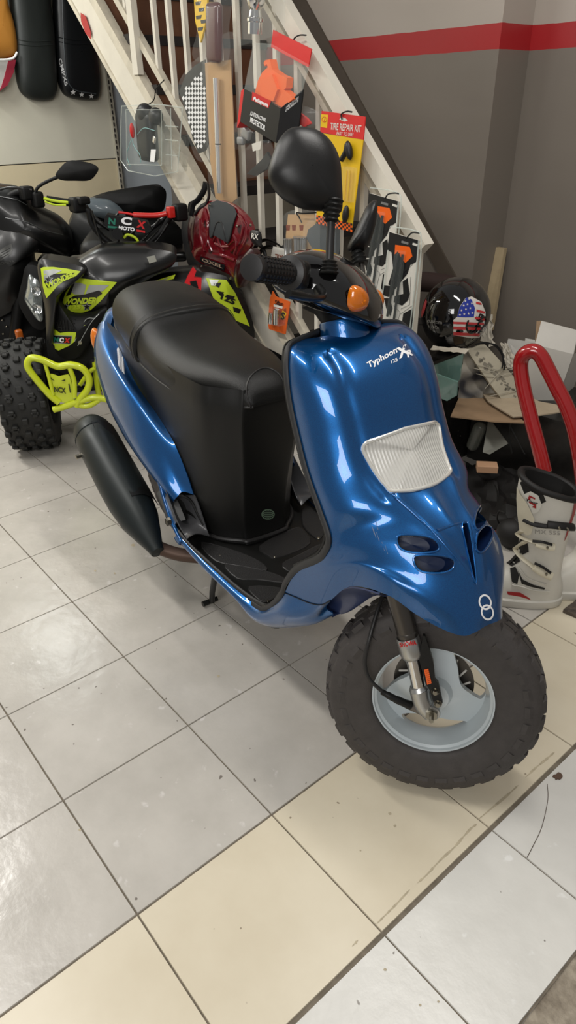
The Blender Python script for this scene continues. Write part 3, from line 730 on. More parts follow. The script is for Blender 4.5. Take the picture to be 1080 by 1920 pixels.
def tread_road(M, R, W, n=30):
    out = []
    for k in range(n):
        a = 2 * pi * k / n; s = 2 * pi / n
        for sg_ in (-1, 1):
            out.append(block(M, None, a, a + s * .62, sg_ * W * .03, sg_ * W * .20, R, W, .0065, sg_ * 2.0))
            out.append(block(M, None, a + s * .3, a + s * .98, sg_ * W * .235, sg_ * W * .40, R, W, .0065, sg_ * -1.2))
            out.append(block(M, None, a + s * .05, a + s * .72, sg_ * W * .425, sg_ * W * .515, R, W, .006, sg_ * 1.0))
    return join(*out)
def wheel(parent, c, ax, R=.232, rb=.128, W=.118, front=True):
    M = wheel_frame(c, ax, (0, 0, 1))
    (tv, pr) = tyre(M, R, rb, W)
    ty = mk('tyre', tv, m_rub, parent); mk('tread', tread_road(M, R, W), m_rub, ty, ang=25)
    return M, ty
# rear wheel
Mr, tyr = wheel(scooter, L(-1.275, .0, .245), -LT)
rimv = lathe([(.128, -.045), (.134, -.048), (.134, -.044), (.120, -.036), (.112, -.01), (.112, .01), (.120, .036), (.134, .044), (.134, .048), (.128, .045)], L(-1.275, 0, .245), -LT, 64)
mk('rear_rim', join(rimv, lathe([(.112, .01), (.05, .02), (.03, .03), (.0001, .03)], L(-1.275, 0, .245), -LT, 48)), m_rim, scooter)
# ---- front wheel, steered left
WC = Vector((2.125, .029, .232)); wa = RAD(36.8); wt = RAD(11)
WA = Vector((sin(wa) * cos(wt), -cos(wa) * cos(wt), sin(wt)))
MW, tyf = wheel(scooter, WC, WA)
MW3 = MW.to_3x3()
def WL(x, y, z): return MW @ Vector((x, y, z))     # x forward, y towards the viewer along the axle, z up
rp_ = [(.124, .036), (.133, .043), (.1385, .050), (.1415, .052), (.1425, .050), (.1415, .046), (.137, .040), (.129, .036)]
rim_prof = [(.130, .040), (.1385, .047), (.142, .0505), (.1405, .053), (.1335, .0515), (.1325, .0455), (.1255, .0440), (.1245, .038), (.1195, .034), (.1165, .012), (.112, -.004), (.112, -.02), (.119, -.034), (.130, -.044), (.1405, -.050), (.142, -.047), (.130, -.038)]
rimv = lathe(rim_prof, WC, WA, 96, closed=True)
fr = mk('front_rim', rimv, m_rim, scooter, ang=22)
web = mk('rim_web', lathe([(.001, .030), (.034, .030), (.037, .024), (.042, .012), (.060, .006), (.090, -.006), (.1165, -.013), (.1165, -.026), (.090, -.020), (.060, -.010), (.040, -.030), (.001, -.030)], WC, WA, 96, closed=True), m_rim, fr)
cts = []
for k in range(3):
    pol = [(.1135, 74), (.1150, 56), (.1155, 38), (.1150, 20), (.1130, 4), (.1050, -6), (.092, -4), (.078, 3), (.066, 14), (.062, 27), (.066, 40), (.076, 52), (.092, 66), (.106, 75)]
    pol = [(r * cos(RAD(a - 120 * k)), 0, r * sin(RAD(a - 120 * k))) for r, a in pol]
    pol = cr(pol, 4, True)
    cts.append(prism([WL(p.x, -.06, p.z) for p in pol], WA * .12))
bool_cut(web, cts)
# brake disc on the far side
dd = lathe([(.045, -.030), (.088, -.030), (.088, -.034), (.045, -.034)], WC, WA, 64, closed=True)
mk('brake_disc', dd, m_steel, scooter)
sl = []
for k in range(16):
    a = 2 * pi * k / 16; d0 = Vector((cos(a), 0, sin(a))); d1 = Vector((cos(a + .18), 0, sin(a + .18)))
    sl.append(tube([MW @ (d0 * .056 + Vector((0, -.0295, 0))), MW @ (d1 * .080 + Vector((0, -.0295, 0)))], .0024, 6))
mk('disc_slots', join(*sl), mat('bright_slot', (200, 196, 188), .4), scooter)
mk('brake_hub', lathe([(.0001, -.036), (.030, -.036), (.046, -.028), (.046, -.02), (.0001, -.02)], WC, WA, 32), mat('hub_bronze', (96, 84, 62), .45, metal=.6), scooter)
# fork : lower leg, band, chrome stanchion, axle lug
def PW(u, v, off): return atp(u, v, WC + WA * off, WA)
def PA(u, v, o): return PW(u, v, o) - WA * o
f_lo = PW(789, 1309, .080); f_chr = PW(779, 1245, .080); f_band = PW(769, 1207, .080); f_top = PW(744, 1115, .080)
fdir = (f_top - f_chr).normalized(); ftop2 = f_top + fdir * .16
def cone(a, b, ra, rb_, seg=28): return tube([a, b], [ra, rb_], seg)
mk('fork_tube', join(tube([PW(765, 1194, .080), ftop2], .0205, 32), lathe([(.0205, 0), (.0212, .004), (.0212, .012), (.0205, .014)], PW(765, 1194, .080), fdir, 32)), m_steel, scooter)
fb_ = mk('fork_collar', lathe([(.0175, 0), (.0205, .003), (.0238, .012), (.0238, .046), (.0220, .050), (.0208, .050)], PW(774, 1233, .080), fdir, 36), m_alu, scooter)
mk('stanchion', tube([PW(787, 1296, .080), PW(773, 1228, .080)], .0150, 28), m_chrome, scooter)
lug = [PW(785, 1291, .080), PW(789, 1309, .080), PW(796, 1325, .078), PW(806, 1337, .074)]
mk('axle_lug', join(tube(cr(lug, 5), [.0200 - .0002 * k for k in range(16)], 24), tube([WL(0, .03, 0), WL(0, .086, 0)], .0165, 24), tube([PW(785, 1291, .080), PW(783, 1285, .080)], [.0205, .0165], 24)), m_alu, scooter, ang=60)
mk('axle_nut', join(lathe([(.0001, .116), (.005, .116), (.0055, .098), (.0125, .098), (.0135, .095), (.0135, .086), (.016, .086), (.016, .082), (.0001, .082)], WC, WA, 6), ), m_bolt, scooter)
mk('axle_washer', lathe([(.0001, .090), (.0165, .090), (.0175, .088), (.0175, .084), (.0001, .084)], WC, WA, 32), m_alu, scooter)
# far fork leg
o2 = WA * -.16
mk('fork_tube', tube([WL(0, -.075, -.01), ftop2 + o2], .0205, 24), m_steel, scooter)
# text on band
cb = tube([PW(774, 1233, .080), PW(774, 1233, .080) + fdir * .05], .0240, 48)
cbv = bvh_of(cb)
mk('lettering', text_on('SHOWA', [(750, 1214), (781, 1209), (780, 1200), (749, 1205)], .0006, .03, cbv), m_red, scooter, label='small red lettering on the fork collar')
# bracket with orange sticker and two bolts
br = [PW(793, 1192, .094), PW(797, 1193, .094), PW(812, 1240, .094), PW(816, 1275, .094), PW(822, 1282, .094), PW(830, 1318, .094), PW(824, 1326, .094), PW(814, 1322, .094), PW(806, 1295, .094), PW(797, 1280, .094), PW(786, 1238, .094)]
bk = mk('caliper_bracket', prism(br, WA * -.010), m_blk, scooter, ang=30)
mk('orange_sticker', prism([PW(795, 1256, .0955), PW(803, 1254, .0955), PW(809, 1281, .0955), PW(801, 1284, .0955)], WA * -.001), mat('orange_sticker', (232, 98, 34), .45), bk)
tl = []
for k in range(7): tl.append(tube([PW(797.5 + k * .85, 1259 + 3.6 * k, .0957), PW(803.5 + k * .85, 1257.5 + 3.6 * k, .0957)], .0004, 4))
mk('sticker_print', join(*tl), mat('brown_print', (120, 50, 20), .6), bk)
for u, v in ((816, 1297), (821, 1320)):
    mk('bolt', lathe([(.0001, .101), (.0045, .101), (.006, .098), (.006, .094), (.0085, .094), (.0085, .092)], PA(u, v, .094), WA, 20), m_bolt, bk)
# brake/speedometer cable
cbp = [PW(717, 1116, .02), PW(706, 1150, .05), PW(692, 1200, .078), PW(684, 1240, .082), PW(692, 1272, .082), PW(717, 1297, .080)]
mk('speedometer_cable', tube(cr(cbp, 8), .0042, 10), m_blk2, scooter)
mk('cable_boot', tube(cr([PW(716, 1297, .080), PW(740, 1310, .078), PW(770, 1323, .068)], 6), [.0062] * 3 + [.0075] * 4 + [.0085] * 4 + [.0095] * 2, 12), m_blk, scooter)
mk('cable_socket', tube([PW(768, 1322, .066), PW(790, 1330, .058)], [.0098, .012], 16), mat('socket_grey', (110, 104, 98), .5, metal=.5), scooter)
# ---- neck collar
nc = L(-.338, 0, .948); sax = (SM.to_3x3() @ Vector((-sin(RAD(20)), 0, cos(RAD(20))))).normalized()
mk('neck_collar', lathe([(.052, -.02), (.050, 0), (.0475, .010), (.0475, .022), (.046, .025), (.042, .022), (.040, -.01)], nc, sax, 48), m_paint, scooter)
mk('neck_cover', lathe([(.038, .0), (.040, .02), (.052, .045), (.075, .062)], nc, sax, 32), m_blk, scooter)
# ---- handlebar cover in the steered frame
ST = RAD(45)
Ms = SM @ Matrix.Translation(Vector((-.392, 0, 1.012))) @ Matrix.Rotation(ST, 4, Vector((-sin(RAD(20)), 0, cos(RAD(20)))))
def H(x, y, z): return Ms @ Vector((x, y, z))      # x forward, y left, z up of the steered bars
Ms3 = Ms.to_3x3()
def HY(u, v, y): return atp(u, v, Ms.translation + (Ms3 @ Vector((0, 1, 0))) * y, Ms3 @ Vector((0, 1, 0)))
def HX(u, v, x): return atp(u, v, Ms.translation + (Ms3 @ Vector((1, 0, 0))) * x, Ms3 @ Vector((1, 0, 0)))
hs_ = [ # sections front->back : x, half width, z low, z high
 (.112, .020, -.044, -.022), (.109, .050, -.050, -.010), (.099, .082, -.048, .012), (.076, .108, -.044, .038), (.045, .124, -.040, .060), (.005, .132, -.034, .076), (-.040, .130, -.024, .080), (-.080, .116, -.010, .068), (-.098, .085, 0, .05)]
hr = []
for x, w, zl, zh in hs_:
    r = []
    for k in range(20):
        a = 2 * pi * k / 20; cy, cz = cos(a), sin(a)
        yy = w * (abs(cy) ** .75) * (1 if cy > 0 else -1); zz = (zl + zh) / 2 + (zh - zl) / 2 * (abs(cz) ** .85) * (1 if cz > 0 else -1)
        r.append(H(x - .012 * (abs(yy) / .15) ** 2, yy, zz - .02 * (abs(yy) / .15) ** 2))
    hr.append(r)
HG = smooth_grid(hr, 3, 4, cu=True)
hcov = mk('handlebar_cover', caps(gridf(HG, cu=True), len(HG), len(HG[0])), m_gloss, scooter, ang=60)
hbv = bvh_of(gridf(HG, cu=True))
# bars
for s in (-1, 1):
    g0 = H(-.028, .132 * s, .026); g1 = H(-.068, .322 * s, .024)
    gd = (g1 - g0).normalized()
    if True:
        mk('handlebar', tube([H(.0, .06 * s, .02), g0, g1], .011, 16), m_blk2, scooter)
        gs = g0 + gd * .055
        prof = [(.0001, -.004), (.030, -.004), (.031, 0), (.030, .006), (.0195, .010), (.0190, .014), (.0190, .128), (.0205, .130), (.0212, .134), (.0205, .140), (.012, .1415), (.0001, .1415)]
        gp = mk('grip', lathe(prof, gs, gd, 32), m_blk2, scooter)
        nub = []
        for r in range(16):
            for c in range(9):
                a = 2 * pi * (r + .0) / 16; u_ = gd.orthogonal().normalized(); w_ = gd.cross(u_); d_ = u_ * cos(a) + w_ * sin(a)
                nub.append(box(gs + gd * (.024 + c * .0115) + d_ * .0195, (.0045, .0045, .0045), Matrix((d_, w_.cross(d_) if False else gd, d_.cross(gd))).transposed()))
        mk('grip_nubs', join(*nub), m_blk2, gp)
        # switch gear and lever
        mk('switch_housing', rbox(g0 + gd * .035, (.05, .05, .05), .012, Ms3), m_blk, scooter)
        lv = [g0 + gd * .00 + Ms3 @ Vector((.03, 0, -.018)), g0 + gd * .03 + Ms3 @ Vector((.055, 0, -.030)), g0 + gd * .07 + Ms3 @ Vector((.062, 0, -.034)), g0 + gd * .12 + Ms3 @ Vector((.060, 0, -.034)), g0 + gd * .165 + Ms3 @ Vector((.052, 0, -.032))]
        mk('brake_lever', tube(cr(lv, 5), [.010] * 4 + [.008] * 12 + [.0085] * 5, 10, flat=.7), mat('lever_black', (34, 34, 34), .3, metal=.4), scooter)
# mirrors
def boot(c, d, r0, n=4, w=.010):
    pr = [(.0001, 0)]
    for k in range(n): pr += [(r0 * (1 - k * .09), k * w), (r0 * (1.0 - k * .09) + .002, k * w + w * .35), (r0 * (1 - k * .09) - .002, k * w + w * .75)]
    pr += [(.0001, n * w)]
    return lathe(pr, c, d, 24)
D1 = dep(H(-.0, -.115, .06))
mb = atd(617, 505, D1); mt = atd(621, 412, D1 - .015)
mstem = mk('mirror_stem', tube([mb, mt], .0075, 12), m_blk2, scooter)
mk('stem_boot', boot(mb + (mt - mb).normalized() * -.008, mt - mb, .0165, 4, .0065), m_blk, mstem)
mk('mirror_boot', boot(mt + (mt - mb).normalized() * .034, mb - mt, .0190, 5, .0080), m_blk, mstem)
ms_px = [(540, 243), (565, 239), (595, 246), (620, 268), (636, 302), (640, 345), (641, 392), (632, 400), (612, 396), (570, 392), (530, 372), (508, 345), (503, 322), (512, 288), (523, 262)]
mc = atd(572, 320, D1 - .03)
nrm_m = (SM.to_3x3() @ Vector((.82, -.28, .30))).normalized()
def shell(px, c, n, depth, rim=.008):
    P = [atp(q.x, q.y, c, n) for q in cr([(x, y, 0) for x, y in px], 4, True)]
    cc = sum(P, Vector()) / len(P); rows = [[p - n * rim for p in shrink(P, .97)], [p - n * rim * .4 for p in P]]
    for i in range(0, 11):
        a = pi / 2 * i / 10; s = cos(a); rows.append([cc + (p - cc) * max(s, .002) ** .75 + n * depth * sin(a) for p in P])
    return rows, P
rs, Pm = shell(ms_px, mc, nrm_m, .038)
# keep the silhouette (widest ring) on the traced outline
mir = mk('mirror_shell', gridf(rs, cu=True), mat('mirror_plastic', (18, 17, 17), .38, bump=.12, bscale=1200), scooter, ang=60)
cc = sum(Pm, Vector()) / len(Pm)
mk('mirror_glass', ([p - nrm_m * .0075 for p in shrink(Pm, .965)], [list(range(len(Pm)))]), mat('mirror_glass', (200, 205, 210), .03, metal=1), mir)
# left mirror
D2 = dep(H(-.0, .125, .06)) 
lb = atd(680, 512, D2); lt = atd(676, 478, D2 + .0)
st2 = mk('mirror_stem', tube([atd(684, 540, D2), lb, lt], .0062, 12), m_steel, scooter)
mk('mirror_boot', boot(atd(675, 496, D2), atd(668, 462, D2) - atd(675, 496, D2), .017, 4, .0085), m_blk, st2)
ml = [(700, 376), (707, 380), (706, 408), (700, 436), (690, 462), (682, 472), (668, 470), (655, 472), (652, 462), (662, 440), (676, 410), (688, 386)]
n2 = (RX * -.35 - RZ * .9 + RY * -.1).normalized()
n2 = (SM.to_3x3() @ Vector((.75, -.42, .25))).normalized()
rs2, P2 = shell(ml, atd(685, 430, D2 - .01), n2, .034)
mir2 = mk('mirror_shell', gridf(rs2, cu=True), MATS['mirror_plastic'], scooter, ang=60)
# front turn signals
def sig(u, v, s, r=(.024, .026, .034)):
    pass
tc_ = None
fwd = (Ms3 @ Vector((.85, -.5, .0))).normalized(); upv = (Ms3 @ Vector((0, 0, 1)))
sgn = [(655, 545), (662, 535), (674, 537), (684, 548), (687, 562), (682, 578), (670, 585), (658, 583), (652, 570)]
rs3, P3 = shell(sgn, H(.075, -.095, .0), fwd, .017, .002)
tsig = mk('turn_signal', gridf(rs3, cu=True), m_amber, scooter, label='amber front turn signal')
mk('signal_housing', tube([sum(P3, Vector()) / len(P3) - fwd * .055, sum(P3, Vector()) / len(P3) - fwd * .002], [.020, .0245], 20), m_gloss, tsig)
mk('signal_reflector', lathe([(.0001, .004), (.008, .006), (.012, .010)], sum(P3, Vector()) / len(P3), fwd, 16), m_chrome, tsig)
q_ = H(.072, .112, .0); M4 = Ms3
mk('turn_signal', ellipsoid(q_, (.026, .016, .024), M4), m_amber, scooter, label='amber front turn signal')
# ---- centre stand
ft = atz(392, 1130, .008)
mk('centre_stand', join(tube([PB(404, 1075, -.16), PB(398, 1110, -.14), ft + Vector((.01, .005, .010))], .009, 12), tube([PB(404, 1075, -.16), L(-.75, -.1, .22), L(-.75, .1, .22), L(-.70, .14, .16)], .011, 12), tube([L(-.70, .14, .16), L(-.84, .15, .012)], .009, 12), tube([atz(380, 1133, .012), atz(407, 1122, .014)], [.011, .009], 12, flat=.8), tube([L(-.86, .155, .012), L(-.81, .145, .012)], .010, 10)), m_blk, scooter)
# ================================================================ STAIRCASE
YS = 1.0
m_wp = mat('old_white_paint', (214, 208, 194), .45, var=.05, vscale=9)
m_wp2 = mat('grimy_white_paint', (200, 192, 174), .55, var=.14, vscale=16)
m_wood = mat('brown_wood_step', (112, 74, 52), .5, var=.25, vscale=6)
m_stepd = mat('dark_step', (44, 40, 38), .6, var=.2)
stair = thing('staircase', 'white metal staircase with slanted handrail and many balusters against the grey wall', 'staircase', (0, 1.0, 0))
def sl(x, a, b): return a + b * x
def sp3(x, z, y=YS): return Vector((x, y, z))
def strip(x0, z0, x1, z1, w, y, t, m, name, par=None):
    """sloped bar: lower edge line (x0,z0)-(x1,z1), height w perpendicular"""
    d = Vector((x1 - x0, 0, z1 - z0)).normalized(); n = Vector((-d.z, 0, d.x)); n = n if n.z > 0 else -n
    a = Vector((x0, y, z0)); b = Vector((x1, y, z1))
    return mk(name, prism([a, b, b + n * w, a + n * w], (0, t, 0)), m, par or stair, smooth=False)
strip(-2.1, 2.690, .72, -.02, .185, YS, .012, m_wp, 'stringer')
strip(-2.1, 2.690, .72, -.02, .022, YS - .008, .008, m_wp2, 'stringer_edge')
strip(-2.1 + .11, 2.69 + .115, .74, .175, .045, YS - .02, .045, m_wp2, 'stringer_flange')
strip(-2.1, 3.118, 1.10, -.02, .030, YS - .005, .03, m_wp2, 'bottom_rail')
strip(-.9, 2.985, 1.185, .900, .052, YS - .02, .045, m_wp, 'handrail')
strip(-.9, 2.985 - .062, 1.165, .858, .020, YS - .005, .02, m_wp2, 'handrail_lip')
mk('newel_post', join(box((1.170, YS, .46), (.034, .034, .92)), box((1.176, YS, .928), (.05, .05, .016))), m_wp, stair, smooth=False)
mk('newel_post', box((-.548, YS - .012, 2.1), (.046, .03, 1.26)), m_wp, stair, smooth=False)
for k in range(-16, 8):
    x = .309 + .1185 * k
    if abs(x + .548) < .03: continue
    z0 = 1.085 - .98 * x; z1 = 2.085 - 1.0 * x
    mk('baluster', box((x, YS + .012, (z0 + min(z1, 3.1)) / 2), (.020, .020, min(z1, 3.1) - z0)), m_wp, stair, smooth=False)
# tape end on stringer
P = [aty(u, v, YS - .010) for u, v in ((151, 24), (160, 30), (170, 60), (170, 74), (160, 62), (152, 40))]
mk('red_tape', prism(P, (0, .002, 0)), mat('red_tape', (170, 48, 48), .5), stair, smooth=False)
for i in range(12):
    zt = .20 + .205 * i; xn = .80 - .2092 * i
    if xn < -2.0: break
    mk('step', box((xn - .14, 1.43, zt - .02), (.29, .82, .04)), m_stepd, stair, smooth=False)
    if i > 4: mk('riser', box((xn - .012, 1.43, zt - .12), (.018, .82, .17)), m_wood, stair, smooth=False)
# skirting band on the wall
d = Vector((1, 0, -.985)).normalized()
def band(z_off, w, m, name, t=.012):
    a = aty(572, 0, 1.84) + Vector((0, 0, z_off)); b = aty(870, 548, 1.84) + Vector((0, 0, z_off))
    dd = (b - a).normalized(); a = a - dd * .8; n = Vector((-dd.z, 0, dd.x)); n = n if n.z < 0 else -n
    mk(name, prism([a, b, b + n * w, a + n * w], (0, t, 0)), m, stair, smooth=False)
band(0, .075, mat('brown_skirting', (84, 74, 64), .6, var=.1), 'wall_skirting')
# ================================================================ LEFT DISPLAY PANEL
XP = -1.72
disp = thing('display_panel', 'cream slatted wall panel behind the parked machines with seats hung on it', 'panel', (XP, .4, 0))
m_cr = mat('cream_panel', (222, 218, 200), .45, var=.02); m_bg = mat('beige_panel', (226, 212, 178), .45, var=.03)
zl = atx(0, 310, XP).z; ye = 1.435
mk('upper_panel', box((XP - .02, (ye - 2.4) / 2, (zl + 2.6) / 2 + .002), (.03, ye + 2.4, 2.6 - zl)), m_cr, disp, smooth=False)
mk('lower_panel', box((XP - .02, (ye - 2.4) / 2, zl / 2 - .002), (.03, ye + 2.4, zl - .004)), m_bg, disp, smooth=False)
up = box((XP - .01, ye + .013, 1.3), (.035, .024, 2.6)); mk('upright', up, mat('upright_grey', (170, 165, 150), .5), disp, smooth=False)
mk('upright_slots', join(*[box((XP + .009, ye + .008, .1 + k * .032), (.003, .007, .02)) for k in range(76)]), m_stepd, disp, smooth=False)
# hanging seats ----------------------------------------------------
def pad(px, x, depth, m, name, parent=None, k=.0, **kw):
    """domed cushion, outline on plane x, bulging towards +x"""
    P = [atx(q.x, q.y, x) for q in cr([(a, b, 0) for a, b in px], 3, True)]
    c = sum(P, Vector()) / len(P); rows = [[p - Vector((.02, 0, 0)) for p in P], P]
    for i in range(1, 9):
        a = pi / 2 * i / 8; s = cos(a) ** .5 if i < 8 else .01; rows.append([c + (p - c) * s + Vector((depth * sin(a), 0, 0)) for p in P])
    return mk(name, gridf(rows, cu=True), m, parent, ang=60, **kw), rows
m_dgs = mat('dark_green_vinyl', (40, 44, 42), .45); m_bv = mat('black_vinyl_seat', (22, 24, 26), .4)
s1, r1 = pad([(-60, -60), (2, -60), (12, 0), (24, 40), (31, 80), (30, 102), (22, 108), (-10, 110), (-60, 110)], XP + .02, .05, mat('orange_vinyl', (188, 128, 52), .5), 'seat_cover', label='orange vinyl seat hung on the cream panel, at the far left edge', cat='seat', group='seats hung on the cream panel')
pq = [atx(u, v, XP + .072) for u, v in ((32, 98), (26, 108), (12, 112), (-20, 112))]
mk('piping', tube(cr(pq, 5), .006, 8), m_white, s1)
mk('side_panel', prism([atx(u, v, XP + .05) for u, v in ((-30, 113), (22, 113), (16, 140), (4, 165), (-30, 172))], (-.05, 0, 0)), mat('pale_vinyl', (190, 188, 184), .5), s1)
mk('side_stripe', prism([atx(u, v, XP + .053) for u, v in ((16, 113), (30, 112), (26, 135), (14, 160), (0, 170), (8, 145))], (-.05, 0, 0)), mat('crimson_vinyl', (158, 42, 62), .5), s1)
s2, r2 = pad([(22, -70), (82, -70), (94, 10), (100, 50), (103, 100), (106, 150), (104, 178), (92, 188), (62, 187), (42, 174), (33, 150), (28, 100), (24, 40), (20, 0)], XP + .02, .055, m_dgs, 'seat_cover', label='dark green plain seat hung between the orange seat and the starred seat', cat='seat', group='seats hung on the cream panel')
b2 = bvh_of(gridf(r2, cu=True))
for yy in (74, 82):
    P = [cast(b2, q.x, q.y)[0] for q in cr([(28, yy, 0), (60, yy + 4, 0), (99, yy + 2, 0)], 8)]; mk('seat_seam', tube(P, .0025, 6), m_dgs, s2)
s3, r3 = pad([(104, -70), (165, -70), (178, 60), (184, 90), (182, 110), (186, 140), (187, 165), (183, 185), (170, 188), (140, 185), (120, 175), (110, 150), (107, 120), (104, 80), (102, 30), (101, 0)], XP + .02, .055, m_bv, 'seat_cover', label='black seat with three white stars hung beside the staircase stringer', cat='seat', group='seats hung on the cream panel')
b3 = bvh_of(gridf(r3, cu=True))
for yy in (70, 78):
    P = [cast(b3, q.x, q.y)[0] for q in cr([(108, yy, 0), (140, yy + 5, 0), (180, yy + 3, 0)], 8)]; mk('seat_seam', tube(P, .0025, 6), m_bv, s3)
P = [cast(b3, q.x, q.y)[0] for q in cr([(117, 0, 0), (119, 60, 0), (121, 100, 0), (126, 145, 0), (140, 168, 0), (180, 176, 0)], 8)]; mk('side_piping', tube(P, .003, 6), mat('grey_piping', (60, 66, 70), .4), s3)
def star(cx, cy, r, n=5): return [(cx + (r if k % 2 == 0 else r * .42) * sin(pi * k / n), cy - (r if k % 2 == 0 else r * .42) * cos(pi * k / n)) for k in range(2 * n)]
for cx, cy, r in ((137, 173, 5.5), (153, 177, 5), (171, 180, 5)): mk('star', poly_on(star(cx, cy, r), b3, .002), m_white, s3)
mk('lettering', text_on('CMPX5', [(110, 112), (122, 162), (127, 158), (115, 108)], .002, .02, b3), mat('grey_letter', (190, 190, 190), .5), s3)
# ================================================================ THINGS HUNG ON THE STAIRCASE
m_clear = mat('clear_plastic', (226, 236, 230), .06, alpha=.05, coat=.5)
m_bag = mat('clear_bag', (222, 226, 224), .12, alpha=.07, coat=.5, bump=1.0, bscale=28)
m_card = mat('cardboard', (184, 148, 104), .8, var=.06)
m_dark = mat('dark_plastic_part', (26, 26, 28), .4)
m_redc = mat('red_card', (206, 40, 40), .4); m_yel = mat('yellow_card', (222, 180, 24), .45); m_org = mat('orange_plastic', (238, 98, 14), .4)
m_wc = mat('white_card', (214, 210, 200), .5); m_bc = mat('black_card', (24, 24, 26), .35)
def Y(u, v, y): return aty(u, v, y)
def card(px, y, t, m, name, parent=None, sm=False, **kw):
    P = [Y(u, v, y) for u, v in px]
    return mk(name, prism(P, (0, t, 0)), m, parent, smooth=sm, **kw)
def bagm(px, y, depth, m, name, parent=None, **kw):
    """pillow-shaped bag: outline at plane y, belly towards the camera"""
    P = [Y(q.x, q.y, y) for q in cr([(a, b, 0) for a, b in px], 4, True)]; c = sum(P, Vector()) / len(P); rows = []
    for i in range(0, 8):
        s = 1 - i / 7 * .99; rows.append([c + (p - c) * s + Vector((0, -depth * (1 - s ** 2) + depth * .12 * sin(9 * s * 3 + k * 1.3), 0)) for k, p in enumerate(P)])
    return mk(name, gridf(rows, cu=True), m, parent, ang=80, **kw)
def hung(name, label, cat, u, v, y, group=None): return thing(name, label, cat, Y(u, v, y), 0, group)
def txt(s, px, y, m, parent, bold=.02, off=.0006): return mk('lettering', text_on(s, [Y(a, b, y) for a, b in px], off, bold), m, parent, smooth=False)
def tie(px, y, parent, r=.0025, m=None):
    P = cr([Y(u, v, y + (dy[0] if dy else 0)) for u, v, *dy in px], 6); return mk('cable_tie', tube(P, r, 6), m or m_blk, parent)
# headlamp blister
t = hung('headlight_blister', 'clear blister box with a black motorcycle headlight, tied low on the stringer', 'blister pack', 280, 325, .93)
m_edge = mat('plastic_edge', (214, 222, 214), .15, alpha=.45, coat=1)
box_px = [(228, 199), (300, 196), (342, 202), (338, 260), (333, 322), (290, 330), (240, 320), (226, 300)]
mk('blister_shell', join(prism([Y(u, v, .93) for u, v in box_px], (0, .05, 0)), prism([Y(u, v, .885) for u, v in ((236, 206), (303, 206), (303, 310), (238, 308))], (0, .04, 0))), m_clear, t, ang=30)
for px in (((228, 199), (300, 196), (342, 202)), ((342, 202), (338, 260), (333, 322)), ((333, 322), (290, 330), (240, 320), (226, 300)), ((226, 300), (226, 250), (228, 199)), ((320, 203), (322, 318)), ((310, 236), (334, 238)), ((310, 262), (334, 264)), ((312, 290), (332, 292))):
    mk('blister_edge', tube([Y(u, v, .928) for u, v in px], .0022, 6), m_edge, t)
for px in (((236, 206), (303, 206), (303, 310), (238, 308), (236, 206)),):
    mk('blister_edge', tube([Y(u, v, .884) for u, v in px], .0022, 6), m_edge, t)
hl0 = mk('headlight_body', join(rbox(Y(276, 256, .925), (.135, .06, .21), .03, Matrix.Rotation(RAD(4), 3, 'Y'))), m_dark, t)
mk('headlight_top', ellipsoid(Y(272, 212, .92), (.05, .035, .04)), m_dark, t)
mk('headlight_visor', ellipsoid(Y(292, 218, .915), (.04, .03, .035)), m_dark, t)
mk('red_cap', ellipsoid(Y(248, 245, .89), (.010, .012, .032)), m_red, t)
mk('white_tag', prism([Y(u, v, .888) for u, v in ((283, 280), (292, 280), (289, 304), (281, 303))], (0, .002, 0)), m_white, t, smooth=False)
for px in ([(244, 236), (250, 270), (262, 290), (264, 305)], [(246, 262), (238, 290), (244, 312)], [(258, 252), (270, 240), (290, 245)]):
    mk('wire', tube(cr([Y(u, v, .888) for u, v in px], 5), .0016, 6), mat('teal_wire', (120, 170, 170), .4), t)
mk('silver_clip', rbox(Y(289, 262, .888), (.018, .008, .03), .003, Matrix.Rotation(.5, 3, 'Y')), m_chrome, t)
tie([(272, 200), (288, 188), (292, 168), (300, 158), (308, 150)], .965, t)
# checkered grip in bag
t = hung('checkered_number_plate', 'black and white chequered part in a clear bag hung from a baluster', 'bagged part', 372, 290, .94)
pl = [(384, 112), (388, 200), (390, 270), (385, 282), (372, 288), (362, 262), (350, 215), (336, 172), (348, 140), (366, 122)]
card(pl, .945, .006, mat('dark_edge', (20, 22, 22), .4), 'backing', t)
white = []; blackq = []
def inside(x, y, poly):
    r = False; n = len(poly)
    for i in range(n):
        x1, y1 = poly[i]; x2, y2 = poly[i - 1]
        if (y1 > y) != (y2 > y) and x < (x2 - x1) * (y - y1) / (y2 - y1) + x1: r = not r
    return r
ip = [(382, 132), (384, 200), (384, 272), (370, 280), (360, 250), (350, 210), (342, 178), (352, 160), (368, 145)]
for i in range(-12, 22):
    for j in range(-12, 26):
        cx = 338 + i * 5.6; cy = 130 + j * 9.0
        if inside(cx, cy, ip):
            white.append(prism([Y(u, v, .944) for u, v in ((cx - 2.8, cy), (cx, cy - 4.5), (cx + 2.8, cy), (cx, cy + 4.5))], (0, .0008, 0)))
mk('chequer_print', join(*[w for w in white]), m_white, t, smooth=False)
bagm([(388, 104), (392, 200), (396, 290), (370, 300), (350, 250), (333, 175), (345, 135), (366, 112)], .938, .012, m_bag, 'bag', t)
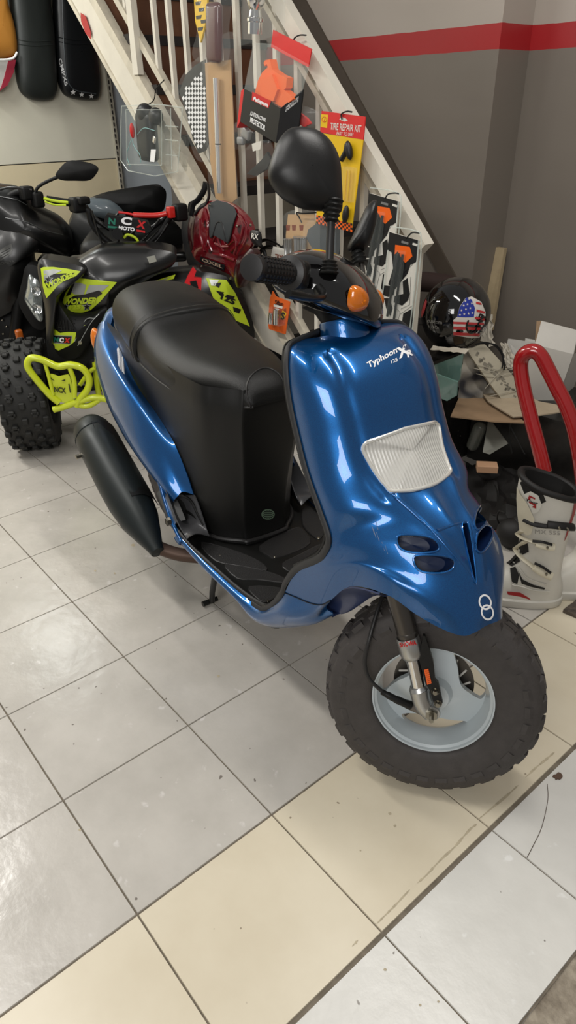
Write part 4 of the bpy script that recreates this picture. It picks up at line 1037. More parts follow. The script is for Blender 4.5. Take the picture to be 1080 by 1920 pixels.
# chrome tube on cardboard in long bag
t = hung('fork_tube_pack', 'long cardboard strip with a chrome tube in a clear bag on the balusters', 'packaged tube', 420, 375, .93)
card([(384, 118), (432, 112), (438, 250), (444, 372), (430, 384), (404, 372), (394, 300), (388, 200)], .945, .004, m_card, 'backing_card', t)
a, b_ = Y(405, 146, .925), Y(412, 362, .925)
mk('chrome_tube', tube([a, b_], .0125, 24), mat('polished_tube', (236, 236, 236), .2, metal=.85), t); mk('tube_groove', tube([b_ + (a - b_) * .44, b_ + (a - b_) * .45], .0128, 24), m_stepd, t)
bagm([(382, 108), (440, 60), (436, 160), (442, 300), (446, 376), (424, 388), (396, 372), (386, 250)], .92, .010, m_bag, 'bag', t)
# maroon part in bag
t = hung('bagged_air_filter', 'dark maroon part wrapped in crinkled clear plastic hung at the top', 'bagged part', 405, 118, .925)
mk('maroon_part', rbox(Y(402, 62, .915), (.085, .035, .19), .018, Matrix.Rotation(RAD(6), 3, 'Y')), mat('maroon', (74, 22, 26), .35, coat=.6), t)
bagm([(372, -10), (430, -10), (430, 60), (428, 118), (400, 122), (362, 110), (368, 60)], .90, .02, m_bag, 'bag', t)
t = hung('yellow_pack', 'yellow and black printed pack hung at the top of the balusters', 'pack', 372, 72, .96)
card([(362, -30), (390, -30), (386, 40), (376, 80), (366, 40)], .955, .008, m_yel, 'printed_card', t)
for k, (u, v) in enumerate(((366, 4), (372, 16), (367, 30), (376, 38), (370, 52))): card([(u, v), (u + 11, v - 2), (u + 9, v + 5), (u + 1, v + 6)], .9535, .001, m_bc, 'print', t)
# chrome silencer part
t = hung('chrome_fitting_pack', 'clear box with a chrome fitting hung beside the handrail at the top', 'pack', 475, 88, .93)
ax = Vector((.1, 0, 1)).normalized(); c0 = Y(478, 64, .92)
mk('chrome_fitting', lathe([(.001, 0), (.026, 0), (.026, .035), (.030, .037), (.030, .046), (.024, .05), (.020, .07), (.030, .085), (.034, .10), (.034, .16), (.001, .16)], c0, ax, 28), m_chrome, t)
mk('clear_box', prism([Y(u, v, .90) for u, v in ((446, -20), (510, -20), (510, 68), (485, 78), (448, 86), (444, 40))], (0, .06, 0)), m_clear, t, smooth=False)
# ignition cover protector pack
t = hung('cover_protector_pack', 'clear and black retail box holding an orange plastic cover protector', 'retail box', 510, 275, .93)
yb = .93
card([(512, 56), (584, 92), (578, 126), (570, 122), (508, 88)], yb - .002, .004, m_redc, 'header_card', t)
card([(458, 166), (450, 228), (444, 240), (452, 170)], yb - .045, .05, m_redc, 'side_face', t)
front = [(458, 166), (524, 208), (566, 172), (560, 240), (516, 270), (450, 228)]
card([(458, 166), (526, 203), (517, 268), (450, 228)], yb - .05, .05, m_bc, 'front_face', t)
P1 = [Y(526, 203, yb - .05), Y(568, 168, yb - .01), Y(560, 236, yb - .01), Y(517, 268, yb - .05)]
mk('print_face', prism(P1, (0, .006, 0)), m_bc, t, smooth=False)
mk('clear_window', join(prism([Y(u, v, yb - .05) for u, v in ((475, 80), (508, 82), (580, 122), (566, 172), (524, 204), (458, 166))], (0, .002, 0)), prism([Y(u, v, yb) for u, v in ((475, 80), (508, 82), (580, 122), (566, 172), (524, 204), (458, 166))], (0, .002, 0))), m_clear, t, smooth=False)
op = [(497, 113), (506, 111), (510, 130), (524, 140), (538, 146), (536, 165), (532, 168), (546, 180), (549, 186), (530, 202), (508, 192), (476, 180), (484, 150), (492, 135), (502, 126), (500, 120), (496, 124), (494, 118)]
card(op, yb - .036, .03, m_org, 'orange_cover', t)
card([(488, 150), (510, 140), (520, 168), (512, 190), (488, 182)], yb - .047, .02, m_org, 'orange_cover_boss', t)
txt('Polisport', [(474, 190), (502, 203), (504, 196), (476, 182)], yb - .052, m_white, t)
card([(473, 172), (508, 190), (503, 203), (472, 188)], yb - .0508, .001, m_red, 'logo_panel', t)
txt('Polisport', [(475, 188), (501, 200), (503, 194), (477, 181)], yb - .0525, m_white, t, .03)
txt('IGNITION COVER', [(469, 216), (498, 229), (499, 222), (471, 208)], yb - .0505, m_white, t, .02)
txt('PROTECTOR', [(469, 229), (497, 246), (498, 235), (470, 219)], yb - .0505, m_white, t, .03)
mk('lettering', text_on('CHECK OUT OUR', [P1[0].lerp(P1[1], .28) + (P1[3] - P1[0]) * .16, P1[0].lerp(P1[1], .85) + (P1[3] - P1[0]) * .16, P1[0].lerp(P1[1], .85) + (P1[3] - P1[0]) * .09, P1[0].lerp(P1[1], .28) + (P1[3] - P1[0]) * .09], .001, .02), m_white, t)
mk('lettering', text_on('OTHER PRODUCTS', [P1[0].lerp(P1[1], .28) + (P1[3] - P1[0]) * .25, P1[0].lerp(P1[1], .85) + (P1[3] - P1[0]) * .25, P1[0].lerp(P1[1], .85) + (P1[3] - P1[0]) * .18, P1[0].lerp(P1[1], .28) + (P1[3] - P1[0]) * .18], .001, .02), m_white, t)
tie([(549, 84), (552, 72), (562, 66), (574, 66)], .955, t)
# small grey bagged parts under it
t = hung('bagged_bolts', 'clear bag of grey metal parts hung left of the black retail box', 'bagged part', 460, 285, .94)
mk('grey_part', join(rbox(Y(462, 250, .93), (.05, .02, .04), .008, Matrix.Rotation(.4, 3, 'Y')), rbox(Y(452, 264, .93), (.04, .02, .03), .008)), mat('grey_metal_part', (150, 150, 150), .4, metal=.5), t)
bagm([(440, 230), (470, 238), (486, 262), (470, 278), (440, 280), (436, 270)], .92, .02, m_bag, 'bag', t)
t = hung('bagged_lever', 'clear bag with dark parts and a white tag below the black retail box', 'bagged part', 490, 332, .93)
mk('dark_part', prism([Y(u, v, .92) for u, v in ((462, 326), (490, 300), (500, 285), (508, 300), (500, 316), (478, 330))], (0, .012, 0)), m_dark, t)
bagm([(458, 280), (500, 262), (515, 285), (512, 325), (480, 332), (458, 330)], .91, .018, m_bag, 'bag', t)
card([(472, 270), (490, 264), (488, 280), (474, 284)], .895, .001, m_wc, 'white_tag', t)
t = hung('bagged_red_part', 'clear bag with a small red part beside the tyre repair card', 'bagged part', 580, 235, .95)
card([(562, 212), (575, 222), (582, 232), (570, 238), (560, 232)], .945, .01, m_redc, 'red_part', t)
bagm([(564, 200), (596, 210), (596, 235), (572, 240), (558, 236)], .94, .012, m_bag, 'bag', t)
# tyre repair kit
t = hung('tire_repair_kit', 'yellow and red carded tire repair kit hung from the handrail behind the mirror', 'carded kit', 640, 432, .93)
yk = .935
card([(606, 250), (681, 262), (659, 433), (592, 418)], yk, .003, m_yel, 'yellow_card', t)
card([(603, 208), (685, 219), (681, 262), (600, 248)], yk - .0005, .004, m_redc, 'red_header', t)
txt('TIRE REPAIR KIT', [(619, 243), (677, 248), (678, 235), (620, 230)], yk - .001, m_wc, t, .01)
txt('EASY TO USE!', [(631, 253), (662, 256), (663, 249), (632, 247)], yk - .001, m_wc, t, .01)
card([(602, 214), (615, 215), (613, 240), (601, 238)], yk - .001, .001, m_yel, 'logo', t)
P = [Y(608 + 4.5 * cos(a), 224 + 5 * sin(a), yk - .0015) for a in [2 * pi * k / 20 for k in range(20)]]; mk('logo_ring', tube(P, .0007, 5, True), m_redc, t)
mk('logo_bar', tube([Y(607, 229, yk - .0015), Y(610, 219, yk - .0015)], .0007, 5), m_redc, t)
ck = {0: [], 1: []}
for k in range(18):
    for j in range(4):
        u0 = 593 + k * 3.75; v0 = 403 + k * .9 + j * 4
        ck[(k + j) % 2].append(prism([Y(u, v, yk - .0008) for u, v in ((u0, v0), (u0 + 3.75, v0 + .9), (u0 + 3.5, v0 + 4.9), (u0 - .25, v0 + 4))], (0, .0006, 0)))
mk('orange_checks', join(*ck[0]), m_org, t, smooth=False); mk('black_checks', join(*ck[1]), m_bc, t, smooth=False)
def strap3(px, y, r, m, name, par, flat=1): return mk(name, tube(cr([Y(u, v, y) for u, v in px], 5), r, 12, flat=flat), m, par)
strap3([(651, 270), (648, 285), (640, 300)], yk - .015, [.009] * 11, m_dark, 'tool_handle', t)
mk('tool_handle', ellipsoid(Y(654, 282, yk - .014), (.013, .012, .030), Matrix.Rotation(-.3, 3, 'Y')), m_dark, t)
mk('tool_handle', ellipsoid(Y(648, 402, yk - .014), (.012, .012, .030), Matrix.Rotation(.15, 3, 'Y')), m_blk2, t)
mk('clear_tray', prism([Y(u, v, yk - .018) for u, v in ((642, 312), (664, 315), (658, 380), (638, 376))], (0, .016, 0)), m_clear, t, smooth=False)
for du in (0, 6): mk('rubber_plug', tube([Y(650 + du, 320, yk - .01), Y(645 + du, 378, yk - .01)], .003, 8), m_yel, t)
tie([(641, 224), (640, 214), (650, 209), (660, 210)], .93, t)
mk('hang_hole', prism([Y(u, v, yk - .001) for u, v in ((636, 224), (640, 219), (648, 222), (652, 226), (646, 228))], (0, .001, 0)), m_wc, t)
# silver spool pack
t = hung('spool_pack', 'carded pack with two ribbed silver rollers hung between the balusters', 'carded pack', 555, 492, .96)
card([(540, 402), (590, 402), (592, 444), (590, 485), (536, 485), (536, 440)], .965, .003, m_card, 'backing_card', t)
for u, v, r, h in ((563, 482, .024, .075), (541, 482, .016, .07)):
    c = Y(u, v, .945); rows = []
    for zz in (0, .004, .006, h - .006, h - .004, h):
        q = 1.12 if zz in (0, .004, h - .004, h) else 1
        rows.append([c + Vector((r * q * cos(a) * (1 + .06 * (1 if k % 2 else -1)), r * q * sin(a) * (1 + .06 * (1 if k % 2 else -1)), zz)) for k, a in enumerate([2 * pi * k / 36 for k in range(36)])])
    mk('ribbed_roller', caps(gridf(rows, cu=True), 6, 36), m_alu, t)
m_mar = mat('brown_print', (110, 40, 30), .5)
for u in (540, 551, 565): card([(u - 4, 422), (u + 4, 422), (u + 3, 432), (u - 3, 432)], .9645, .001, m_mar, 'printed_mark', t)
bagm([(536, 398), (598, 398), (600, 440), (596, 488), (534, 490), (533, 440)], .955, .03, m_bag, 'bag', t)
tie([(566, 418), (560, 406), (556, 399), (570, 400), (600, 398)], .94, t)
t = hung('bagged_grey_pad', 'dark grey pad in clear plastic hung behind the mirror stem', 'bagged part', 600, 482, .95)
card([(592, 420), (612, 414), (630, 420), (630, 478), (605, 480), (588, 470), (574, 446), (578, 430)], .955, .02, mat('slate_pad', (66, 72, 76), .5), 'grey_pad', t, sm=True)
bagm([(580, 412), (632, 410), (634, 482), (600, 486), (570, 450)], .935, .012, m_bag, 'bag', t)
# bungee / straps and small blue-white card
t = hung('black_strap_bundle', 'tangle of black straps hung between balusters below the red armour', 'straps', 490, 500, .96)
for px in ([(470, 490), (480, 462), (496, 450), (515, 455), (530, 465)], [(476, 505), (490, 470), (510, 462), (520, 480)], [(470, 480), (500, 492), (530, 462), (535, 470)], [(480, 452), (495, 470), (500, 500)]):
    strap3(px, .955, .008, m_blk, 'strap', t, .4)
t = hung('blue_wheel_card', 'small white card with a round blue part above the left of the grip', 'carded pack', 520, 510, .93)
card([(512, 462), (540, 468), (528, 512), (502, 506)], .945, .003, m_wc, 'card', t)
mk('blue_disc', lathe([(.001, .006), (.013, .006), (.015, 0)], Y(520, 496, .945), (0, -1, 0), 24), mat('blue_part', (30, 80, 170), .3, metal=.3), t)
txt('TRW', [(515, 484), (530, 486), (531, 478), (516, 476)], .9445, m_mar, t, .04)
# orange carded pack
t = hung('orange_card_pack', 'orange blister card with a chrome bush below the rubber grip', 'carded pack', 520, 625, .945)
oc = [(511, 546), (517, 556), (544, 566), (535, 627), (504, 617), (502, 604), (506, 560)]
card(oc, .95, .003, mat('orange_card', (218, 96, 36), .5), 'card', t)
txt('Sifam', [(515, 571), (531, 575), (532, 566), (516, 562)], .9495, m_bc, t, .03)
card([(513, 570), (530, 574), (529, 579), (513, 575)], .9492, .001, m_wc, 'price_tag', t)
mk('chrome_bush', join(tube([Y(509, 586, .935), Y(507, 606, .935)], .0115, 20), tube([Y(518, 580, .932), Y(517, 608, .932)], .0125, 20)), m_chrome, t)
mk('blister_dome', prism([Y(u, v, .918) for u, v in ((500, 577), (526, 580), (524, 612), (500, 608))], (0, .032, 0)), m_clear, t, smooth=False)
card([(530, 582), (537, 588), (532, 600), (525, 596)], .9493, .001, m_yel, 'badge', t)
txt('S', [(526, 599), (533, 600), (535, 586), (528, 585)], .9485, m_bc, t, .05)
# fork guard packs
def guard(pts, sx, sy, label):
    pass
wpack = []
def ktm(o, label):
    """o = pixel offset of the pack"""
    dx, dy = o; yq = .935 if dx == 0 else .915
    t = hung('grip_pack', label, 'carded pack', 720 + dx, 600 + dy, yq, 'black and white grip packs on the handrail')
    q = [(692, 362), (747, 378), (739, 470), (722, 612), (664, 596), (678, 480)]
    q = [(a + dx, b + dy) for a, b in q]
    card(q, yq, .006, m_wc, 'white_card', t)
    def C(px, m, nm, o2=.0008): card([(a + dx, b + dy) for a, b in px], yq - o2, .001, m, nm, t)
    C([(692, 362), (747, 378), (742, 418), (731, 424), (726, 440), (702, 470), (690, 460), (699, 430), (696, 400), (688, 396)], m_bc, 'black_print')
    C([(703, 386), (730, 390), (735, 408), (722, 420), (716, 414), (708, 398), (702, 404)], m_org, 'orange_print', .0016)
    C([(715, 378), (728, 382), (727, 386), (714, 382)], mat('silver_print', (120, 120, 118), .4), 'small_print', .0016)
    C([(736, 382), (745, 385), (744, 389), (735, 386)], m_wc, 'small_print', .0016)
    # dark zigzag brush strokes
    C([(717, 455), (726, 448), (730, 478), (727, 490), (716, 500), (700, 494), (702, 482), (718, 478)], m_bc, 'black_print')
    C([(681, 462), (703, 464), (700, 480), (690, 484), (680, 480)], m_bc, 'black_print')
    C([(682, 486), (692, 486), (698, 505), (694, 520), (686, 505)], m_bc, 'black_print')
    C([(718, 515), (736, 505), (735, 545), (728, 562), (714, 540), (716, 528)], m_bc, 'black_print')
    C([(690, 530), (712, 548), (716, 572), (700, 585), (690, 560)], m_bc, 'black_print')
    C([(672, 540), (684, 560), (682, 590), (668, 580)], m_bc, 'black_print')
    C([(708, 590), (722, 580), (721, 606), (706, 604)], m_bc, 'black_print')
    # thin keylines
    for L_ in ([(738, 420), (706, 452), (696, 446)], [(732, 446), (730, 498), (714, 506)], [(700, 500), (712, 512), (706, 540)], [(735, 500), (712, 516)]):
        mk('keyline', tube([Y(a + dx, b + dy, yq - .001) for a, b in L_], .0005, 4), m_bc, t)
    for a0, a1, r in (((709, 402), (688, 520), .0042), ((717, 404), (698, 545), .0042)):
        mk('black_rod', tube([Y(a0[0] + dx, a0[1] + dy, yq - .006), Y(a1[0] + dx, a1[1] + dy, yq - .006)], r, 12), m_dark, t)
    mk('blister_shell', prism([Y(a + dx, b + dy, yq - .014) for a, b in ((702, 396), (722, 398), (704, 550), (682, 545))], (0, .002, 0)), mat('thin_clear', (226, 236, 230), .06, alpha=.03, coat=1), t, smooth=False)
    for L_ in ([(694, 352), (742, 360), (752, 380), (744, 470), (726, 614)], [(747, 378), (739, 470), (722, 612)], [(690, 396), (664, 596)]):
        mk('blister_edge', tube(cr([Y(a + dx, b + dy, yq - .004) for a, b in L_], 3), .0022, 6), m_edge, t)
    return t
k1 = ktm((0, 0), 'black, white and orange grip pack directly beside the far mirror')
tie([(722, 372), (728, 364), (740, 362), (748, 363)], .93, k1)
k2 = ktm((38, 73), 'black, white and orange grip pack at the lower end of the handrail')
tie([(762, 447), (768, 440), (774, 436), (788, 437)], .915, k2)
for px in ([(694, 480 + 60), (702, 520 + 60), (712, 560 + 60)],): pass
# ================================================================ RED BODY ARMOUR
t = hung('chest_protector', 'red and black motocross chest protector hung on the stair balusters', 'body armour', 420, 530, .86)
m_arm = mat('crimson_gloss_plastic', (104, 14, 24), .22, coat=.9)
m_arm2 = mat('dark_crimson', (48, 10, 14), .3, coat=.6)
def shellp(px, y, bulge, th, m, name, par, n=4, sub=8):
    P = [Y(q.x, q.y, y) for q in cr([(a, b, 0) for a, b in px], n, True)]; c = sum(P, Vector()) / len(P); rows = []
    for i in range(sub + 1):
        s = 1 - i / sub * .995; rows.append([c + (p - c) * s + Vector((0, -bulge * (1 - s * s), 0)) for p in P])
    back = [[p + Vector((0, th, 0)) for p in r] for r in reversed(rows)]
    return mk(name, gridf(back + rows, cu=True), m, par, ang=45), rows
body, br = shellp([(372, 392), (384, 380), (400, 376), (424, 378), (446, 390), (464, 408), (474, 430), (472, 456), (462, 474), (450, 492), (442, 520), (428, 514), (402, 502), (378, 494), (362, 480), (358, 450), (362, 418)], .87, .038, .012, m_arm, 'chest_shell', t)
bb0 = bvh_of(gridf(br, cu=True))
fp_ = mk('foam_panel', poly_on([(398, 381), (410, 377), (428, 381), (442, 390), (446, 400), (440, 418), (433, 446), (428, 454), (424, 440), (420, 422), (414, 416), (408, 420), (402, 440), (397, 444), (395, 430), (397, 404), (394, 388)], bb0, .008), mat('charcoal_foam', (42, 46, 48), .7), body)
P = [cast(bb0, q.x, q.y) for q in cr([(a, b, 0) for a, b in ((398, 381), (394, 388), (397, 404), (396, 428), (397, 444), (402, 440), (408, 421), (414, 416), (420, 422), (424, 440), (428, 454), (433, 446), (440, 418), (446, 400))], 4)]
mk('foam_edge', tube([h + n_ * .007 for h, n_ in P], .0035, 8), m_dark, body)
for px in ([(384, 396), (390, 420), (390, 450), (398, 470)], [(376, 410), (376, 440), (384, 470)], [(412, 428), (410, 450), (420, 470)], [(448, 402), (456, 420), (450, 452), (434, 470)], [(462, 420), (462, 446), (446, 476)], [(400, 476), (420, 480), (440, 488)], [(438, 440), (444, 456), (440, 476)], [(404, 456), (416, 462), (430, 462)]):
    mk('moulded_rib', tube([h + n_ * .001 for h, n_ in [cast(bb0, q.x, q.y) for q in cr([(a, b, 0) for a, b in px], 6)]], .0065, 8), m_arm, body)
shellp([(444, 484), (456, 476), (470, 466), (478, 480), (470, 502), (456, 530), (446, 540), (438, 520)], .86, .03, .03, m_arm2, 'shoulder_cup', t)
shellp([(346, 400), (358, 392), (366, 410), (362, 440), (364, 478), (380, 498), (376, 512), (355, 500), (346, 470), (340, 430)], .90, .02, .015, m_dark, 'side_panel', t)
shellp([(355, 410), (370, 400), (376, 440), (372, 480), (358, 470), (352, 440)], .875, .02, .01, m_arm2, 'inner_panel', t)
for px in ([(358, 404), (362, 384), (372, 374), (382, 358), (386, 342)], [(366, 400), (376, 388), (386, 382), (392, 366), (390, 344)], [(356, 398), (358, 384), (364, 380)]):
    mk('shoulder_strap', tube(cr([Y(u, v, .87) for u, v in px], 5), .012, 10, flat=.5), m_dark, t)
shellp([(470, 432), (486, 436), (488, 458), (482, 462), (470, 450)], .86, .01, .008, m_bc, 'side_strap', t)
txt('RX', [(471, 447), (484, 450), (485, 439), (472, 437)], .845, m_wc, t, .03)
bb = bvh_of(gridf(br, cu=True))
mk('name_plate', poly_on([(377, 480), (423, 496), (421, 507), (376, 489)], bb, .004), m_bc, t)
mk('lettering', text_on('OXEL', [(380, 488), (419, 502), (420, 497), (381, 482)], .006, .02, bb), mat('pale_gold', (206, 176, 150), .4), t)
for cx, cy, r in ((388, 420, 8), (410, 455, 7), (452, 430, 9), (436, 470, 6), (462, 448, 5), (395, 470, 5)):
    mk('moulded_recess', poly_on([(cx + r * .7 * cos(a), cy + r * sin(a)) for a in [2 * pi * k / 12 for k in range(12)]], bb, .002), m_arm2, t)
for px in ([(386, 392), (392, 420), (388, 460)], [(452, 404), (464, 430), (456, 462)], [(400, 452), (414, 430), (424, 458), (440, 450)]):
    mk('moulded_rib', tube([h + n_ * .003 for h, n_ in [cast(bb, q.x, q.y) for q in cr([(a, b, 0) for a, b in px], 6)]], .004, 8), m_arm, t)
for u, v in ((394, 384), (378, 500), (432, 522), (444, 424), (470, 422), (382, 372)):
    mk('rivet', lathe([(.0001, .004), (.005, .003), (.006, 0)], Y(u, v, .845), (0, -1, 0), 14), m_bolt, t)
# ================================================================ QUAD BIKE, MOTORCYCLES
def plane_fn(p0, ang):
    n = Vector((cos(ang), sin(ang), 0)); p0 = Vector(p0)
    return (lambda u, v, o=0.: atp(u, v, p0 + n * o, n)), n
def domep(px, fn, n, o, bulge, th, m, name, par, k=4, sub=7, pw=2., ang=50, **kw):
    P = [fn(q.x, q.y, o) for q in cr([(a, b, 0) for a, b in px], k, True)]; c = sum(P, Vector()) / len(P); rows = []
    for i in range(sub + 1):
        s = 1 - i / sub * .995; rows.append([c + (p - c) * s + n * (bulge * (1 - s ** pw)) for p in P])
    back = [[p - n * (th + 2 * bulge * (1 - (1 - i / sub * .995) ** pw) * 0) for p in r] for i, r in reversed(list(enumerate([[c + (p - c) * (1 - i / sub * .995) for p in P] for i in range(sub + 1)])))]
    return mk(name, gridf(back + rows, cu=True), m, par, ang=ang, **kw), bvh_of(gridf(rows, cu=True))
def platep(px, fn, n, o, th, m, name, par, sm=0):
    P = [fn(q[0], q[1], o) for q in px]
    return mk(name, prism(P, n * -th), m, par, smooth=False)
m_lime = mat('lime_paint', (196, 208, 36), .35, coat=.5); m_limed = mat('lime_decal', (182, 202, 40), .4)
m_bp = mat('black_bodywork', (5, 5, 5), .35, coat=.25, coatr=.15); m_mt = mat('matt_black', (9, 9, 9), .55, spec=.35)
m_sil = mat('silver_decal', (165, 168, 165), .35, metal=.4); m_tyre2 = mat('knobbly_rubber', (27, 27, 25), .65, bump=.3, bscale=200)
QA = RAD(-32); QF, QN = plane_fn((-.03, .33, 0), QA)
quad = thing('quad_bike', 'small black and lime youth quad bike with knobbly tyres parked behind the blue scooter', 'quad bike', (-.05, .40, 0), QA)
QL = Vector((-sin(QA), cos(QA), 0))
def knobbly(parent, c, ax, R, rb, W, n=22):
    M = wheel_frame(c, ax, (0, 0, 1)); pr = [(rb, -W * .34), (rb + .01, -W * .46), (R * .82, -W * .50), (R * .95, -W * .46), (R * .985, -W * .30), (R, 0)]
    pr = pr + [(r, -h) for r, h in reversed(pr[:-1])]; pr = [(q.x, q.y) for q in cr([(r, h, 0) for r, h in pr], 3)]; seg = 72
    ty = mk('tyre', gridf([[M @ Vector((r * cos(2 * pi * k / seg), h, r * sin(2 * pi * k / seg))) for r, h in pr] for k in range(seg)], cv=True), m_tyre2, parent)
    out = []
    for k in range(n):
        a = 2 * pi * k / n
        for j, (h0, w_, off) in enumerate(((-.42, .13, .5), (-.23, .12, 0), (0, .13, .5), (.23, .12, 0), (.42, .13, .5))):
            aa = a + off * 2 * pi / n; rr = R * (1.0 if abs(h0) < .3 else .965) + .002
            d = Vector((cos(aa), 0, sin(aa))); t = Vector((-sin(aa), 0, cos(aa)))
            tl = Matrix((t, Vector((0, 1, 0)), d)).transposed()
            vb = rbox((0, 0, 0), (.036 if j % 2 else .028, W * w_, .022), .004, None, 1)
            v2 = rbox((0, 0, 0), (.012, W * (w_ + .05), .022), .003, None, 1)
            for q in (vb,) + ((v2,) if j in (1, 3) else ()):
                out.append(([M @ (tl @ Vector(p) + d * rr + Vector((0, h0 * W, 0))) for p in q[0]], q[1]))
    mk('knobs', join(*out), m_tyre2, ty, ang=30)
    mk('wheel_rim', lathe([(rb + .004, W * .30), (rb - .01, W * .32), (rb * .7, W * .1), (.03, W * .08), (.03, -W * .05), (rb * .8, -W * .02), (rb - .008, -W * .30), (rb + .004, -W * .32)], c, ax, 40, closed=False), m_mt, ty)
    return M
wr = Vector((-.215, .075, .243)); wax = Vector((sin(QA + RAD(4)), -cos(QA + RAD(4)), 0))
knobbly(quad, wr, wax, .235, .13, .20)
knobbly(quad, wr + QL * .76, wax, .235, .13, .20)
for y in (0, .80): knobbly(quad, wr - QN * .95 + QL * (y - .02), Vector((sin(QA), -cos(QA), 0)), .235, .12, .22, 20)
# axles, suspension, chassis
cx = wr + QL * .38
mk('chassis', join(rbox(cx - QN * .45 + Vector((0, 0, .10)), (1.0, .26, .16), .05, Matrix.Rotation(QA, 3, 'Z')), tube([wr + QL * .06, cx + Vector((0, 0, .02)), wr + QL * .70], .014, 10), tube([wr + QL * .08 + Vector((0, 0, .02)), cx + Vector((0, 0, .16))], .012, 8)), m_mt, quad)
for s in (0, 1):
    a = wr + QL * (.16 if s == 0 else .60); b_ = cx + QL * (-.10 if s == 0 else .10) + Vector((0, 0, .30))
    hx = [a + (b_ - a) * (k / 60) + (QL * cos(k * .75) + QN * sin(k * .75)) * .026 for k in range(61)]
    mk('suspension_spring', tube(hx, .005, 6), m_limed, quad)
# bumper
bo = .20
def BB(px, r, nm, closed=False, o=bo): return mk(nm, tube(cr([QF(u, v, o) for u, v in px], 5, closed), r, 12, closed), m_lime, quad)
BB([(111, 755), (94, 741), (72, 716), (54, 692), (52, 679), (60, 671), (80, 675), (108, 687), (132, 684), (155, 691), (167, 710), (164, 730), (150, 748), (143, 762)], .0145, 'bumper')
BB([(83, 677), (91, 704), (100, 740)], .008, 'bumper_strut'); BB([(130, 688), (139, 715), (140, 745)], .010, 'bumper_strut')
pl_, _ = domep([(89, 701), (110, 706), (128, 702), (133, 715), (140, 745), (130, 754), (108, 753), (96, 735)], QF, QN, bo - .002, .002, .006, m_lime, 'bumper_plate', quad, k=2)
m_pr = mat('dark_olive_print', (50, 56, 10), .5)
mk('lettering', text_on('NCX', [QF(102, 735, bo + .004), QF(124, 738, bo + .004), QF(123, 727, bo + .004), QF(101, 724, bo + .004)], .002, .05), m_pr, pl_, smooth=False)
for px in ([(95, 708), (102, 714), (96, 712)], [(115, 714), (122, 711), (122, 715)], [(128, 720), (130, 720), (133, 736), (131, 737)]): platep(px, QF, QN, bo + .006, .002, m_pr, 'plate_slot', pl_)
BB([(100, 768), (122, 762), (150, 752), (178, 745), (203, 750)], .014, 'bumper_mount'); BB([(143, 748), (150, 760), (168, 760), (188, 748)], .012, 'bumper_mount')
BB([(150, 722), (165, 700), (178, 690)], .009, 'front_brace', o=.12); BB([(178, 680), (182, 720), (186, 745)], .012, 'front_brace', o=.10)
# bodywork
hood, hb = domep([(118, 500), (144, 492), (185, 470), (240, 466), (300, 468), (330, 478), (322, 500), (285, 520), (240, 548), (205, 580), (190, 612), (150, 600), (120, 592), (106, 560)], QF, QN, .02, .06, .18, m_bp, 'hood', quad)
fr_, fb2 = domep([(72, 490), (110, 490), (152, 500), (160, 512), (140, 530), (110, 560), (100, 640), (88, 640), (84, 580), (76, 540)], QF, QN, .10, .05, .12, m_bp, 'front_fender', quad)
no_, nb = domep([(100, 560), (130, 588), (170, 588), (200, 576), (192, 610), (170, 640), (150, 668), (118, 672), (98, 640)], QF, QN, .08, .04, .14, m_mt, 'nose_panel', quad)
fd, fdb = domep([(200, 590), (216, 570), (250, 540), (300, 520), (345, 512), (400, 512), (440, 530), (470, 590), (474, 640), (420, 640), (330, 620), (240, 640), (205, 680), (190, 650)], QF, QN, -.05, .08, .16, m_bp, 'front_fender', quad)
# chassis lower mass visible around the nose
platep([(86, 636), (130, 660), (185, 640), (205, 690), (190, 735), (120, 700), (92, 690)], QF, QN, .02, .10, m_mt, 'lower_shroud', quad)
def dec(px, bv, m, nm, par, off=.002): return mk(nm, poly_on(px, bv, off), m, par)
dec([(144, 521), (160, 530), (219, 529), (205, 545), (189, 564), (170, 581), (150, 587), (131, 588), (114, 579), (118, 565), (123, 549)], hb, m_limed, 'lime_graphic', hood)
dec([(150, 530), (162, 534), (158, 552), (140, 552), (132, 545), (140, 530)], hb, m_sil, 'silver_graphic', hood, .003)
dec([(168, 534), (205, 534), (192, 546), (160, 552)], hb, m_sil, 'silver_graphic', hood, .003)
dec([(137, 530), (142, 528), (133, 552), (124, 556)], hb, m_bp, 'black_graphic', hood, .0035)
dec([(158, 552), (186, 544), (192, 550), (180, 558), (130, 560), (140, 554)], hb, m_bp, 'black_graphic', hood, .0035)
dec([(128, 560), (182, 557), (170, 572), (150, 570), (120, 573)], hb, m_bp, 'black_graphic', hood, .0035)
for pts, nm in ((star(124, 574, 8), 0), (star(163, 574, 9), 1)): dec(pts, hb, m_sil, 'star', hood, .0045); 
for c_, r in (((124, 574), 5.5), ((163, 574), 6.5)): dec(star(c_[0], c_[1], r), hb, m_bp, 'star', hood, .0055)
mk('lettering', text_on('WONDER', [(118, 571), (180, 568), (184, 556), (122, 560)], .0055, .05, hb), m_limed, hood)
mk('lettering', text_on('125', [(131, 580), (152, 578), (153, 570), (132, 571)], .0055, .05, hb), m_limed, hood)
dec([(77, 503), (82, 501), (100, 501), (125, 504), (151, 509), (142, 518), (120, 527), (107, 537), (96, 550), (88, 559), (84, 548), (81, 536), (79, 520)], fb2, m_limed, 'lime_graphic', fr_)
dec([(82, 508), (100, 505), (116, 508), (98, 516), (84, 526)], fb2, m_sil, 'silver_graphic', fr_, .003)
dec([(84, 528), (98, 514), (140, 512), (124, 522), (90, 540)], fb2, m_bp, 'black_graphic', fr_, .003)
dec(star(92, 524, 9), fb2, m_sil, 'star', fr_, .004); dec(star(92, 524, 6.5), fb2, m_bp, 'star', fr_, .005)
